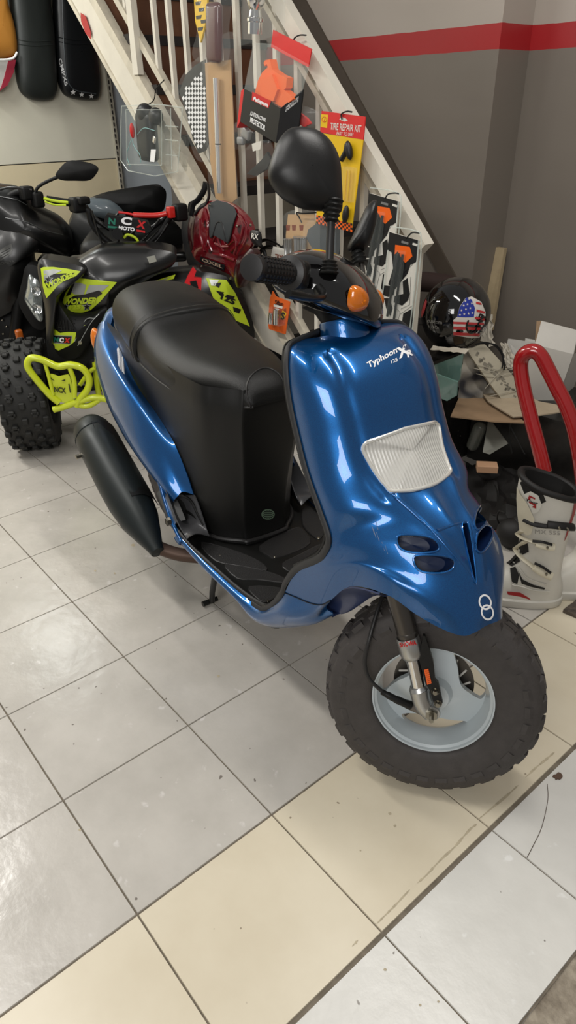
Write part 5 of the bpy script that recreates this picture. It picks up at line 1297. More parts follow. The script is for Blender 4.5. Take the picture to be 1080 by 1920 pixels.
mk('lettering', text_on('WONDER', [(90, 541), (140, 519), (136, 508), (87, 531)], .0045, .05, fb2), m_limed, fr_)
# nose sticker and grille
dec([(101, 616), (113, 624), (128, 622), (143, 623), (140, 640), (130, 648), (110, 657), (97, 650), (96, 640)], nb, m_limed, 'lime_graphic', no_)
dec([(101, 628), (136, 629), (133, 645), (98, 643)], nb, m_sil, 'silver_graphic', no_, .003); dec([(102.5, 629.5), (134.5, 630.5), (132, 643.5), (99.5, 641.5)], nb, m_bp, 'black_graphic', no_, .004)
for s_, q, m_ in (('N', [(102, 640), (111, 640.5), (112, 632), (103, 631.5)], mat('teal_print', (30, 110, 90), .4)), ('C', [(112, 641), (120, 641.5), (121, 632.5), (113, 632)], m_white), ('X', [(121, 642), (131, 642), (133, 633), (122, 632.5)], m_red)):
    mk('lettering', text_on(s_, q, .005, .06, nb), m_, no_)
for k in range(6):
    mk('grille_bar', tube([cast(nb, 108 + k * 6, 602 - k * .8)[0] + QN * .002, cast(nb, 112 + k * 5, 620)[0] + QN * .002], .0022, 6), m_bp, no_)
    if k < 4: mk('grille_bar', tube([cast(nb, 106 + k * 1.5, 604 + k * 5)[0] + QN * .002, cast(nb, 142 - k * 1.5, 600 + k * 6)[0] + QN * .002], .0022, 6), m_bp, no_)
for px in ([(140, 640), (160, 600), (178, 584), (189, 578)], [(146, 648), (170, 606), (186, 588)]):
    mk('edge_piping', tube(cr([cast(nb, u, v)[0] + QN * .004 for u, v in px], 5), .0014, 5), m_sil, no_)
mk('panel_bolt', lathe([(.0001, .004), (.008, .003), (.009, 0)], cast(nb, 150, 642)[0], QN, 14), m_bolt, no_)
# fender graphic strip and side graphic
dec([(202, 576), (212, 562), (248, 541), (270, 533), (300, 524), (329, 515), (326, 523), (290, 533), (262, 545), (236, 558), (214, 566)], fdb, m_limed, 'lime_graphic', fd)
dec([(252, 540), (296, 528), (322, 519), (300, 530), (262, 542)], fdb, m_sil, 'silver_graphic', fd, .003)
dec([(386, 522), (424, 525), (440, 548), (455, 580), (468, 612), (440, 600), (400, 560)], fdb, m_limed, 'lime_graphic', fd)
for px in ([(398, 532), (415, 530), (410, 540)], [(424, 552), (440, 556), (436, 562), (424, 560)], [(436, 575), (452, 580), (448, 588), (438, 584)], [(404, 545), (420, 548), (414, 556)]): dec(px, fdb, m_bp, 'black_graphic', fd, .003)
dec([(392, 524), (410, 526), (404, 536), (396, 536)], fdb, m_sil, 'silver_graphic', fd, .003)
mk('lettering', text_on('125', [(412, 560), (438, 572), (442, 562), (416, 550)], .004, .05, fdb), m_bp, fd)
# steering column and handlebar
HO = -.22
def TB(px, r, m, nm, par=quad, o=HO, flat=1.): return mk(nm, tube(cr([QF(u, v, o) for u, v in px], 5), r, 10, flat=flat), m, par)
TB([(150, 388), (166, 396), (172, 418), (190, 442), (222, 468), (238, 488)], .014, m_mt, 'handlebar'); TB([(238, 488), (262, 470), (300, 436), (318, 408), (335, 398)], .014, m_mt, 'handlebar')
TB([(160, 386), (178, 410), (206, 430)], .010, m_bp, 'handlebar_brace'); TB([(322, 396), (290, 424), (270, 436)], .010, m_bp, 'handlebar_brace')
for px in ([(172, 395), (185, 440), (196, 462), (214, 466)], [(222, 400), (210, 420), (232, 470)], [(300, 410), (268, 450), (246, 466)], [(315, 420), (290, 455), (262, 470), (250, 480)], [(210, 430), (236, 440), (262, 430), (280, 432)]):
    TB(px, .0045, m_bp, 'control_cable', o=HO + .03)
TB([(238, 476), (258, 462), (256, 448), (240, 440), (232, 446)], .006, m_limed, 'lime_hose', o=HO + .05)
pd = mk('handlebar_pad', prism([QF(u, v, HO + .06) for u, v in ((196, 408), (200, 402), (276, 416), (284, 432), (276, 438), (204, 430), (195, 420))], QN * -.06), m_mt, quad, smooth=False)
for s_, q, m_ in (('N', [(203, 420), (216, 422), (217, 410), (204, 408)], MATS['teal_print']), ('C', [(226, 420), (246, 423), (248, 408), (228, 406)], m_white), ('X', [(255, 426), (272, 430), (274, 416), (258, 412)], m_red), ('MOTO', [(222, 430), (252, 434), (253, 427), (223, 423)], m_white)):
    mk('lettering', text_on(s_, [QF(u, v, HO + .061) for u, v in q], .001, .05), m_, pd, smooth=False)
for px, m_ in (([(202, 423), (220, 425), (220, 429), (202, 427)], MATS['teal_print']), ([(256, 430), (272, 433), (272, 437), (256, 434)], m_red)): platep(px, QF, QN, HO + .062, .001, m_, 'stripe', pd)
mk('key_switch', lathe([(.001, .03), (.022, .03), (.024, 0)], QF(221, 437, HO + .05), QN, 20), m_mt, quad)
TB([(250, 403), (280, 404), (300, 403), (312, 400)], .011, mat('red_anodised', (190, 34, 28), .3, coat=.5), 'throttle_cable_sleeve', o=HO + .04); TB([(222, 398), (238, 400), (252, 403)], .005, m_red, 'brake_hose', o=HO + .04)
mk('red_clamp', rbox(QF(320, 398, HO + .04), (.03, .03, .045), .005), MATS['red_anodised'], quad)
mk('control_box', rbox(QF(145, 384, HO), (.06, .06, .06), .012), m_mt, quad); mk('switch_box', rbox(QF(156, 376, HO + .02), (.04, .05, .03), .008), m_mt, quad); mk('control_box', rbox(QF(337, 398, HO), (.05, .06, .07), .012), m_mt, quad)
TB([(150, 382), (120, 379), (88, 374)], .016, m_mt, 'grip', o=HO); TB([(82, 372), (104, 377), (128, 380)], .006, m_limed, 'lever', o=HO + .06)
TB([(84, 378), (102, 384), (124, 385)], .004, m_limed, 'lever_guard', o=HO + .07)
platep([(238, 478), (262, 474), (262, 500), (240, 504)], QF, QN, HO + .08, .05, m_mt, 'steering_clamp', quad)
platep([(275, 482), (290, 479), (294, 490), (280, 494)], QF, QN, .078, .002, mat('foil_sticker', (150, 150, 140), .4), 'warning_sticker', quad)
mk('seat', rbox(cx - QN * .62 + Vector((0, 0, .52)), (.55, .24, .12), .05, Matrix.Rotation(QA, 3, 'Z')), m_seat, quad)
mk('rear_fender', rbox(cx - QN * .85 + Vector((0, 0, .44)), (.40, .74, .05), .02, Matrix.Rotation(QA, 3, 'Z')), m_bp, quad)
pr_ = mk('red_heat_guard', prism([QF(u, v, .06) for u, v in ((340, 545), (352, 518), (362, 501), (368, 508), (364, 520), (378, 522), (377, 546))], QN * -.02), mat('red_plastic', (206, 40, 44), .3, coat=.5), quad)
platep([(356, 528), (368, 526), (372, 540), (360, 542)], QF, QN, .063, .002, m_mt, 'guard_hole', pr_)
# ---- black motorcycle at the left edge
MA = RAD(-30); MF, MN = plane_fn((-.78, .36, 0), MA)
bike = thing('motorcycle', 'large black motorcycle with an angular silver headlamp and wing emblem at the left edge', 'motorcycle', (-1.15, .45, 0), MA)
BLt = Vector((-sin(MA), cos(MA), 0))
upf, ub = domep([(-60, 352), (0, 350), (36, 360), (70, 392), (104, 410), (128, 436), (134, 462), (128, 482), (92, 476), (40, 470), (0, 452), (-60, 450)], MF, MN, -.02, .10, .14, m_bp, 'fuel_tank', bike)
sdf, sb = domep([(-60, 440), (0, 428), (34, 424), (66, 440), (74, 462), (58, 482), (62, 520), (40, 560), (10, 590), (-60, 600)], MF, MN, .06, .06, .14, m_bp, 'side_fairing', bike)
dec([(0, 470), (10, 462), (22, 457), (20, 466), (24, 465), (18, 474), (22, 476), (10, 484), (0, 490), (-8, 488)], sb, mat('dim_silver', (66, 66, 64), .3, metal=.7), 'wing_emblem', sdf)
for k in range(3): mk('emblem_line', tube([cast(sb, 2, 474 + 5 * k)[0] + MN * .004, cast(sb, 20 - 2 * k, 464 + 6 * k)[0] + MN * .004], .0012, 5), m_bp, sdf)
mk('lettering', text_on('HONDA', [(-4, 498), (28, 492), (27, 487), (-5, 492)], .003, .03, sb), MATS['dim_silver'], sdf)
for px in ([(10, 408), (50, 416), (84, 432), (118, 440)], [(0, 368), (30, 374), (50, 384)], [(60, 478), (70, 466), (74, 468)]):
    mk('panel_edge', tube(cr([cast(ub, u, v)[0] + MN * .003 for u, v in px], 5), .002, 5), mat('edge_sheen', (60, 62, 60), .25, coat=.5), upf)
hlp = [(54, 516), (62, 520), (74, 530), (79, 560), (80, 600), (68, 598), (56, 580), (46, 562), (50, 540)]
lmp, lb = domep(hlp, MF, MN, .20, .03, .05, mat('headlamp_reflector', (170, 176, 176), .12, metal=.8, var=.35, vscale=26), 'headlamp', bike)
fh, _ = domep([(48, 500), (66, 498), (84, 512), (88, 560), (86, 612), (66, 616), (46, 592), (34, 562), (42, 524)], MF, MN, .17, .02, .10, m_mt, 'headlamp_surround', bike)
mk('lamp_lens', prism([MF(u, v, .245) for u, v in hlp], MN * -.002), m_clear, lmp, smooth=False)
for cxy in ((68, 545, 8), (70, 578, 9)):
    mk('projector', lathe([(.001, .0), (cxy[2] * .0022, .006), (cxy[2] * .0027, .012), (cxy[2] * .0028, 0)], MF(cxy[0], cxy[1], .225), MN, 24), m_chrome, lmp)
domep([(-60, 560), (30, 560), (60, 600), (84, 618), (96, 650), (60, 690), (-60, 700)], MF, MN, -.05, .06, .2, m_mt, 'engine_block', bike)
mk('fork_leg', tube([MF(40, 520, .05), MF(20, 690, .05)], .026, 14), m_mt, bike)
mk('turn_signal', rbox(MF(36, 628, .18), (.03, .035, .055), .010), mat('dim_amber', (170, 84, 24), .25, coat=.5), bike, label='amber turn signal')
for k, (u, v) in enumerate(((4, 600), (12, 612), (6, 626), (12, 640), (2, 580))): mk('bolt', ellipsoid(MF(u, v, .03), (.006, .006, .006), None, 10, 6), m_bolt, bike)
wc2 = MF(-40, 720, -.0); wc2.z = .30
knobbly_ax = Vector((sin(MA), -cos(MA), 0))
M5 = wheel_frame(wc2, knobbly_ax, (0, 0, 1)); (tv, _) = tyre(M5, .30, .215, .11, 64); mk('tyre', tv, m_tyre2, bike); mk('wheel_rim', lathe([(.215, .04), (.20, .03), (.20, -.03), (.215, -.04)], wc2, knobbly_ax, 48), m_mt, bike)
M5 = wheel_frame(wc2 - MN * 1.25, knobbly_ax, (0, 0, 1)); (tv, _) = tyre(M5, .30, .215, .13, 64)
rw_c = wc2 - MN * 0.72 + BLt * .1
# mirror
mm = thing  # (mirror belongs to the motorcycle)
mk('mirror_arm', tube(cr([MF(u, v, .04) for u, v in ((64, 374), (68, 356), (78, 346), (98, 336), (114, 330))], 5), .0075, 10), m_mt, bike)
domep([(104, 330), (110, 318), (124, 304), (140, 301), (168, 306), (183, 314), (182, 324), (168, 338), (140, 339), (116, 338)], MF, MN, .05, .015, .02, m_mt, 'mirror', bike)
mk('handlebar', tube(cr([MF(u, v, 0) for u, v in ((0, 392), (12, 372), (36, 360), (60, 366), (78, 372))], 5), .014, 12), m_mt, bike)
mk('control_box', rbox(MF(50, 362, .02), (.06, .06, .06), .012), m_mt, bike); mk('control_box', rbox(MF(70, 374, .02), (.06, .05, .07), .012), m_mt, bike)
mk('brake_hose', tube(cr([MF(u, v, .04) for u, v in ((0, 356), (14, 352), (40, 352), (60, 356))], 5), .005, 8), m_bp, bike)
mk('seat', rbox(Vector((-1.3, .62, .74)), (.45, .26, .12), .05, Matrix.Rotation(MA, 3, 'Z')), m_seat, bike)
# ---- motorcycle behind the quad
NA = RAD(-25); NF, NN = plane_fn((-.72, .80, 0), NA)
mb2 = thing('motorcycle', 'parked motorcycle with grey tank and stepped black seat in front of the cream panel', 'motorcycle', (-.95, .95, 0), NA)
domep([(165, 380), (196, 366), (230, 359), (289, 350), (306, 352), (312, 364), (308, 392), (296, 398), (270, 402), (246, 410), (226, 404), (200, 390)], NF, NN, 0, .03, .12, m_mt, 'seat', mb2)
domep([(160, 380), (176, 374), (205, 376), (228, 392), (236, 408), (222, 416), (186, 408), (164, 398)], NF, NN, .05, .03, .10, mat('grey_blue_tank', (92, 102, 108), .3, coat=.6), 'tank_panel', mb2)
domep([(128, 440), (134, 412), (150, 398), (200, 404), (250, 412), (300, 410), (340, 430), (330, 480), (240, 500), (180, 490), (140, 476)], NF, NN, -.02, .10, .2, mat('charcoal_bodywork', (20, 21, 21), .5, spec=.35), 'bodywork', mb2)
wc3 = NF(230, 600, -.3); wc3.z = .30
nax = Vector((sin(NA), -cos(NA), 0))
for q in (wc3, wc3 - NN * .55):
    M6 = wheel_frame(q, nax, (0, 0, 1)); (tv, _) = tyre(M6, .30, .215, .11, 48); mk('tyre', tv, m_tyre2, mb2)
mk('frame', rbox(Vector(NF(230, 540, -.35)), (.6, .18, .42), .05, Matrix.Rotation(NA, 3, 'Z')), m_mt, mb2)
# ================================================================ RIGHT HAND CORNER
m_gran = noise_mat('black_granite', (22, 21, 20), (34, 32, 30), 60, .25, specks=(120, 116, 108))
mk('stone_plinth', box((.985, 1.31, .245), (.37, .38, .49)), m_gran, smooth=False, label='black granite block carrying the helmet beside the stair post', cat='stone block', group=None)
mk('stone_plinth', box((1.47, 1.62, .145), (.58, .38, .29)), m_gran, smooth=False, label='low black granite block under the cardboard sheets and white boxes', cat='stone block')
# helmet
HC = Vector((1.125, 1.315, .632))
hel = thing('crash_helmet', 'glossy black open helmet with a stars and stripes flag on its side', 'helmet', (HC.x, HC.y, .49))
rows = []
for i in range(25):
    a = pi * i / 24 * .86; r = sin(a); z = cos(a)
    k_ = 1.0 if z > 0 else 1 + .04 * z
    rows.append([HC + Vector((.128 * r * cos(t) * k_, .140 * r * sin(t) * k_, .138 * z)) for t in [2 * pi * q / 48 for q in range(48)]])
Hg = gridf(rows, cu=True)
hs_ = mk('helmet_shell', Hg, m_gloss, hel); hbv = bvh_of(Hg)
mk('rim_trim', tube(rows[-1], .006, 8, True), m_blk, hel)
mk('liner', gridf([[HC + (p - HC) * .94 for p in r] for r in rows[8:]], cu=True), m_mt, hel)
def hd(px, m, nm, off=.001): return mk(nm, poly_on(px, hbv, off), m, hs_)
m_fb = mat('flag_blue', (30, 50, 150), .3, coat=.6); m_fr = mat('flag_red', (190, 50, 54), .3, coat=.6); m_fw = mat('flag_white', (214, 208, 200), .3, coat=.6)
hd([(872, 560), (884, 556), (902, 566), (910, 585), (910, 610), (902, 632), (884, 634), (850, 628), (850, 600), (857, 594), (862, 575)], m_fw, 'flag_field')
hd([(857, 594), (862, 576), (874, 558), (884, 562), (890, 578), (888, 594), (872, 595)], m_fb, 'flag_canton', .002)
hd([(850, 603), (906, 605), (907, 609), (850, 607)], m_fr, 'flag_stripe', .002); hd([(850, 612), (905, 614), (903, 619), (850, 617)], m_fr, 'flag_stripe', .002); hd([(850, 622), (900, 625), (898, 630), (850, 628)], m_fr, 'flag_stripe', .002)
hd([(892, 566), (901, 568), (903, 572), (892, 570)], m_fr, 'flag_stripe', .002); hd([(893, 580), (908, 584), (909, 588), (893, 585)], m_fr, 'flag_stripe', .002); hd([(890, 594), (909, 597), (909, 601), (890, 598)], m_fr, 'flag_stripe', .002)
for k, (cx_, cy) in enumerate(((872, 565), (879, 561), (869, 573), (876, 571), (884, 569), (865, 582), (873, 580), (881, 578), (862, 590), (870, 589), (878, 588), (885, 587))): hd(star(cx_, cy, 2.4), m_fw, 'flag_star', .003)
for px in ([(878, 600), (874, 612), (878, 622), (888, 622), (896, 606), (904, 592)], [(898, 600), (908, 594), (909, 606), (903, 614), (896, 624)]):
    mk('graffiti_line', tube([h + n_ * .003 for h, n_ in [cast(hbv, q.x, q.y) for q in cr([(a, b, 0) for a, b in px], 5)]], .0035, 6), m_gloss, hs_)
mk('lettering', text_on('custom', [(801, 604), (829, 608), (829, 602), (802, 598)], .0015, .02, hbv), m_alu, hs_)
mk('lettering', text_on('H.D.Co', [(803, 615), (823, 617), (823, 611), (804, 609)], .0015, .03, hbv), m_alu, hs_)
mk('side_print', poly_on([(795, 570), (799, 560), (801, 566), (796, 585), (791, 596), (790, 586)], hbv, .001), m_fr, hs_)
# plank in the corner
a, b_ = aty(941, 463, 2.02), aty(920, 640, 1.99)
d = b_ - a
mk('wooden_plank', prism([aty(932, 462, 2.03), aty(951, 465, 2.03), aty(926, 618, 1.98), aty(905, 640, 1.98)], (0, -.022, 0)), mat('pale_wood', (176, 158, 126), .6, var=.12, vscale=12), smooth=False, label='pale wooden plank leaning upright in the wall corner behind the helmet', cat='plank')
# crumpled paper behind the helmet
def crumple(px, y, dy, m, name, label, cat, seed=1, amp=.02, par=None):
    random.seed(seed); q = [aty(u, v, y + o) for (u, v), o in zip(px, dy)]
    G_ = [[quadmap(q, i / 9, j / 9) + Vector((random.uniform(-amp, amp), random.uniform(-amp, amp), random.uniform(-amp, amp))) for i in range(10)] for j in range(10)]
    if par is not None: return mk(name, thick(smooth_grid(G_, 2, 2), .0015), m, par, ang=25)
    return mk(name, thick(smooth_grid(G_, 2, 2), .0015), m, label=label, cat=cat, ang=25)
m_pap = mat('off_white_paper', (196, 188, 172), .7)
crumple([(900, 655), (926, 650), (922, 590), (905, 596)], 1.75, (0, 0, .05, .05), m_pap, 'crumpled_paper', 'crumpled white paper between the helmet and the leaning plank', 'paper', 3, .006)
crumple([(808, 655), (872, 662), (880, 655), (812, 648)], 1.12, (0, 0, .06, .06), m_pap, 'paper_sheet', 'thin white paper strip lying under the front of the helmet', 'paper', 4, .003)
# glass sheets
m_gls = mat('teal_glass', (120, 160, 150), .08, alpha=.55, coat=1)
t = None
def sheet(px, ys, m, name, label, cat, th=.004, group=None):
    P = [aty(u, v, y) for (u, v), y in zip(px, ys)]; n = (P[1] - P[0]).cross(P[2] - P[0]).normalized()
    return mk(name, prism(P, n * th), m, smooth=False, label=label, cat=cat, group=group)
sheet([(800, 690), (868, 664), (862, 712), (830, 745), (808, 740)], [1.10, 1.06, 1.09, 1.12, 1.12], m_gls, 'glass_offcut', 'teal glass offcut leaning on the black block below the helmet', 'glass sheet')
sheet([(815, 700), (858, 716), (856, 742), (838, 752), (806, 738)], [1.05, 1.03, 1.05, 1.06, 1.06], m_gls, 'glass_offcut', 'lower teal glass offcut overlapping the one under the helmet', 'glass sheet')
# patterned bag + white panel wrapped with wire
crumple([(858, 745), (940, 765), (925, 665), (868, 655)], 1.34, (-.04, .10, .08, -.03), noise_mat('printed_paper', (40, 40, 46), (196, 190, 176), 11, .6, detail=1), 'printed_paper_bag', 'black and white printed paper bag beneath the pale wired panel', 'paper bag', 8, .008)
wp = thing('wired_panel', 'pale rounded panel with printed patches wrapped in thin wire beside the helmet', 'panel', Vector((1.33, 1.42, .29)))
pp = [(876, 662), (884, 652), (900, 646), (912, 652), (976, 726), (978, 738), (966, 752), (950, 755), (940, 752)]
def PN(u, v): return atp(u, v, Vector((1.285, 1.40, .41)), Vector((.80, -.53, .28)).normalized())
nn_ = Vector((.80, -.53, .28)).normalized()
P = [PN(q.x, q.y) + nn_ * .02 for q in cr([(a, b, 0) for a, b in pp], 3, True)]
mk('panel_body', prism(P, -nn_ * .018), mat('ivory_plastic', (184, 176, 156), .5, var=.08, vscale=20), wp, ang=30)
random.seed(5)
pc = []
for k in range(34):
    s_, t_ = random.random(), random.random(); u0 = 888 + 70 * s_ + 4 * t_; v0 = 662 + 74 * s_ - 2 + t_ * 12 * (1 if k % 2 else -.2); w_ = random.uniform(3, 8); h_ = random.uniform(2, 6)
    pc.append(prism([PN(u, v) + nn_ * .0205 for u, v in ((u0, v0), (u0 + w_, v0 + w_ * .5), (u0 + w_ - h_ * .4, v0 + w_ * .5 + h_), (u0 - h_ * .4, v0 + h_))], nn_ * .0004))
mk('printed_patches', join(*pc), mat('grey_print', (132, 126, 112), .6), wp, smooth=False)
for px in ([(884, 690), (915, 696), (945, 686), (972, 678), (976, 690), (950, 700), (918, 706), (888, 700)], [(905, 728), (930, 700), (950, 690), (975, 700), (978, 726), (940, 736), (912, 742)], [(890, 684), (940, 694), (978, 684)], [(960, 680), (975, 696), (962, 712)]):
    mk('wrapping_wire', tube(cr([PN(u, v) + nn_ * (.024 + .003 * (k % 2)) for k, (u, v) in enumerate(px)], 6), .0014, 6), mat('pale_wire', (170, 164, 148), .5), wp)
t = thing('black_cable', 'black cable loop hanging from the helmet over the pale wired panel', 'cable', PN(935, 690))
for px in ([(885, 646), (905, 642), (925, 652), (936, 672), (938, 690), (936, 692)], [(895, 644), (920, 646), (934, 662), (935, 682), (933, 690)]):
    mk('strand', tube(cr([PN(u, v) + nn_ * .04 for u, v in px], 6), .0028, 8), m_blk, t)
# cardboard sheets
m_cb = mat('brown_cardboard', (150, 124, 96), .8, var=.12, vscale=10); m_cb2 = mat('pale_cardboard', (176, 160, 136), .8, var=.10, vscale=10)
def zsheet(px, zs, m, name, label, cat, th=.005, group=None):
    P = [atz(u, v, z) for (u, v), z in zip(px, zs)]
    return mk(name, prism(P, (0, 0, -th)), m, smooth=False, label=label, cat=cat, group=group)
zsheet([(862, 742), (905, 744), (930, 762), (965, 775), (985, 792), (930, 790), (845, 780)], [.31] * 7, m_cb, 'cardboard_sheet', 'brown cardboard sheet hanging over the front of the low stone block', 'cardboard')
zsheet([(905, 738), (930, 735), (985, 738), (1010, 752), (1060, 762), (1064, 770), (1010, 778), (962, 781), (935, 765), (915, 752)], [.325] * 10, m_cb2, 'cardboard_sheet', 'pale cardboard sheet lying beneath the wired panel and white boxes', 'cardboard')
# white cartons
wb = thing('white_carton', 'open white cardboard carton standing in the corner behind the red stand', 'box', aty(1030, 760, 1.55))
m_wh = mat('white_carton_board', (206, 202, 194), .6, var=.03)
P = [aty(1003, 646, 1.50), aty(1075, 664, 1.62), aty(1040, 765, 1.62), aty(974, 738, 1.50)]
mk('front_panel', prism(P, (0.0, .004, 0)), m_wh, wb, smooth=False)
mk('side_panel', prism([aty(1075, 664, 1.62), aty(1100, 655, 1.80), aty(1066, 752, 1.80), aty(1040, 765, 1.62)], (0, .004, 0)), m_wh, wb, smooth=False)
mk('flap', prism([aty(1015, 602, 1.56), aty(1084, 620, 1.68), aty(1075, 664, 1.62), aty(1003, 646, 1.50)], (0, .004, 0)), m_wh, wb, smooth=False)
mk('rear_flap', prism([aty(1006, 602, 1.66), aty(1016, 602, 1.66), aty(1008, 640, 1.62), aty(1003, 640, 1.62)], (0, .004, 0)), m_cb, wb, smooth=False)
sheet([(953, 635), (1002, 642), (990, 690), (970, 690), (942, 676)], [1.75, 1.80, 1.78, 1.75, 1.74], m_wh, 'white_board', 'white board leaning on the wall behind the wired panel', 'board')
sheet([(985, 634), (1006, 638), (1003, 648), (984, 645)], [1.84, 1.84, 1.83, 1.83], m_wh, 'white_board', 'small white board corner just left of the white carton', 'board')
crumple([(950, 690), (975, 690), (952, 645), (938, 642)], 1.5, (0, 0, .05, .05), m_pap, 'paper_roll', 'rolled white paper between the wired panel and the white board', 'paper', 11, .004)
# red tubular stand
m_rp = mat('red_gloss_paint', (150, 22, 24), .22, coat=.9)
rs_ = thing('paddock_stand', 'red tubular stand bent into a loop behind the white boot', 'stand', aty(1045, 980, 1.02))
PT = [(1021, 884), (1010, 838), (997, 790), (984, 738), (977, 700), (977, 676), (986, 662), (1001, 658), (1014, 668), (1028, 694), (1045, 728), (1062, 762), (1078, 810), (1090, 880), (1098, 960), (1100, 1010)]
YY = [1.02, 1.02, 1.02, 1.02, 1.02, 1.02, 1.02, 1.03, 1.04, 1.05, 1.06, 1.07, 1.08, 1.09, 1.10, 1.11]
mk('tube_loop', tube(cr([aty(u, v, y) for (u, v), y in zip(PT, YY)], 4), .0235, 20), m_rp, rs_)
e_ = aty(1021, 884, 1.02); ed = (e_ - aty(1010, 838, 1.02)).normalized()
mk('tube_end', lathe([(.0235, .0), (.0235, .0015), (.019, .0015), (.019, -.02)], e_, ed, 24), mat('bare_steel', (150, 136, 116), .4, metal=.6), rs_)
mk('tube_bore', lathe([(.019, .0008), (.0001, .0008)], e_, ed, 24), m_blk, rs_)
# motocross boots ----------------------------------------------------
m_bw = mat('white_boot_leather', (204, 200, 190), .45, var=.04, vscale=14); m_bp2 = mat('ivory_strap', (208, 200, 178), .4); m_bk = mat('black_boot_lining', (20, 18, 17), .6); m_brd = mat('red_boot_trim', (150, 26, 30), .4)
def boot(loc, ang, label, detail=True):
    root = thing('motocross_boot', label, 'boot', loc, ang, None)
    M = FR[root.name]
    # sections : z, x centre, half length (x), half width (y)  ; toe towards -x local
    S = [(.0, -.055, .150, .052), (.02, -.055, .155, .055), (.045, -.045, .145, .053), (.075, -.02, .115, .050), (.105, .0, .085, .048), (.14, .012, .070, .047), (.19, .015, .066, .047), (.25, .012, .070, .050), (.31, .005, .078, .056), (.37, .0, .082, .060), (.405, .002, .083, .062)]
    rows = []
    for z, xc, hl, hw in S:
        r = []
        for k in range(28):
            a = 2 * pi * k / 28; c, s = cos(a), sin(a)
            r.append(M @ Vector((xc + hl * abs(c) ** .85 * (1 if c > 0 else -1), hw * abs(s) ** .85 * (1 if s > 0 else -1), z + (.028 * -c if z > .4 else (.012 * -c if z > .36 else 0)))))
        rows.append(r)
    G_ = smooth_grid(rows, 2, 4, cu=True)
    sh = mk('boot_shell', gridf(G_, cu=True), m_bw, root, ang=70)
    bv = bvh_of(gridf(G_, cu=True))
    top = G_[-1]; cc_ = sum(top, Vector()) / len(top)
    mk('collar', tube(top, .009, 10, True), m_bk, root)
    mk('lining', gridf([top, [cc_ + (p - cc_) * .86 + Vector((0, 0, .004)) for p in top], [cc_ + (p - cc_) * .78 - Vector((0, 0, .10)) for p in top], [cc_ + (p - cc_) * .05 - Vector((0, 0, .16)) for p in top]], cu=True), m_bk, root)
    sole = []
    for z, e in ((-.0, .004), (.008, .008), (.026, .007), (.030, .002)):
        sole.append([M @ Vector((-.055 + (.152 + e) * abs(cos(a)) ** .85 * (1 if cos(a) > 0 else -1), (.054 + e) * abs(sin(a)) ** .85 * (1 if sin(a) > 0 else -1), z)) for a in [2 * pi * k / 40 for k in range(40)]])
    mk('sole', caps(gridf(sole, cu=True), 4, 40), m_bw, root)
    return root, bv, M
bo1, bv1, BM = boot((1.925, .752, .0), RAD(38), 'white motocross boot with black and ivory buckles standing nearest the scooter nose')
bo2, bv2, BM2 = boot((2.02, .93, .0), RAD(48), 'second white motocross boot cut off by the right picture edge')
def bd(px, m, nm, off=.002): return mk(nm, poly_on(px, bv1, off), m, bo1)
bd([(976, 905), (985, 897), (1000, 906), (1014, 915), (1024, 940), (1010, 946), (1000, 930), (984, 926)], m_bk, 'black_collar_patch')
lp_ = bd([(984, 926), (996, 920), (1010, 928), (1016, 946), (1010, 958), (1000, 962)], m_bw, 'logo_patch', .0045)
mk('lettering', text_on('Thor', [(987, 937), (1009, 945), (1010, 940), (988, 933)], .006, .03, bv1), m_bk, lp_)
for q in ([(993, 927), (1004, 932), (1004, 935), (993, 930)], [(992, 930), (996, 931), (996, 937), (992, 936)], [(993, 941), (1006, 948), (1006, 944), (993, 938)], [(1002, 946), (1006, 948), (1006, 952), (998, 949)]): mk('logo_mark', poly_on(q, bv1, .0055), m_brd, lp_)
sc_ = bd([(973, 912), (978, 925), (990, 942), (1003, 972), (997, 1000), (988, 1002), (977, 990), (974, 965), (972, 935)], m_bp2, 'shin_plate', .006)
def strapb(px, r, m, nm, flat=.45, off=.006):
    P = [h + n_ * off for h, n_ in [cast(bv1, q.x, q.y) for q in cr([(a, b, 0) for a, b in px], 6)]]
    return mk(nm, tube(P, r, 10, flat=flat), m, bo1, ang=60)
strapb([(984, 972), (1000, 980), (1020, 984), (1035, 984)], .007, m_bk, 'strap'); strapb([(1026, 980), (1045, 982), (1070, 986)], .012, m_bk, 'buckle', .5, .009)
strapb([(972, 1000), (984, 1008), (1000, 1014), (1012, 1018)], .009, m_bp2, 'strap'); strapb([(1006, 1015), (1020, 1020), (1038, 1023)], .011, m_bp2, 'buckle', .5, .009)
strapb([(968, 1028), (978, 1042), (994, 1056), (1006, 1066)], .009, m_bp2, 'strap'); strapb([(1002, 1060), (1016, 1070), (1032, 1078)], .012, m_bp2, 'buckle', .5, .009)
strapb([(1000, 1010), (1018, 1012), (1034, 1017)], .004, m_bk, 'buckle_gap', .5, .012)
strapb([(1003, 1052), (1018, 1060), (1030, 1070)], .004, m_bk, 'buckle_gap', .5, .012)
for u, v in ((1045, 983), (1057, 985), (1025, 1020), (1022, 1070)): 
    h, n_ = cast(bv1, u, v); mk('buckle_pin', lathe([(.0001, .024), (.003, .023), (.004, .016)], h, n_, 10), m_bolt, bo1)
bd([(976, 1010), (990, 1018), (992, 1034), (980, 1040), (972, 1024)], m_bk, 'black_gaiter'); bd([(955, 1040), (968, 1034), (976, 1052), (960, 1062), (950, 1056)], m_bk, 'black_gaiter')
bd([(958, 1066), (968, 1062), (974, 1078), (970, 1094), (960, 1090)], m_bk, 'toe_buckle', .005)
bd([(972, 1070), (980, 1086), (1000, 1096), (1022, 1102), (1020, 1105), (996, 1100), (978, 1094)], m_bk, 'black_inlay')
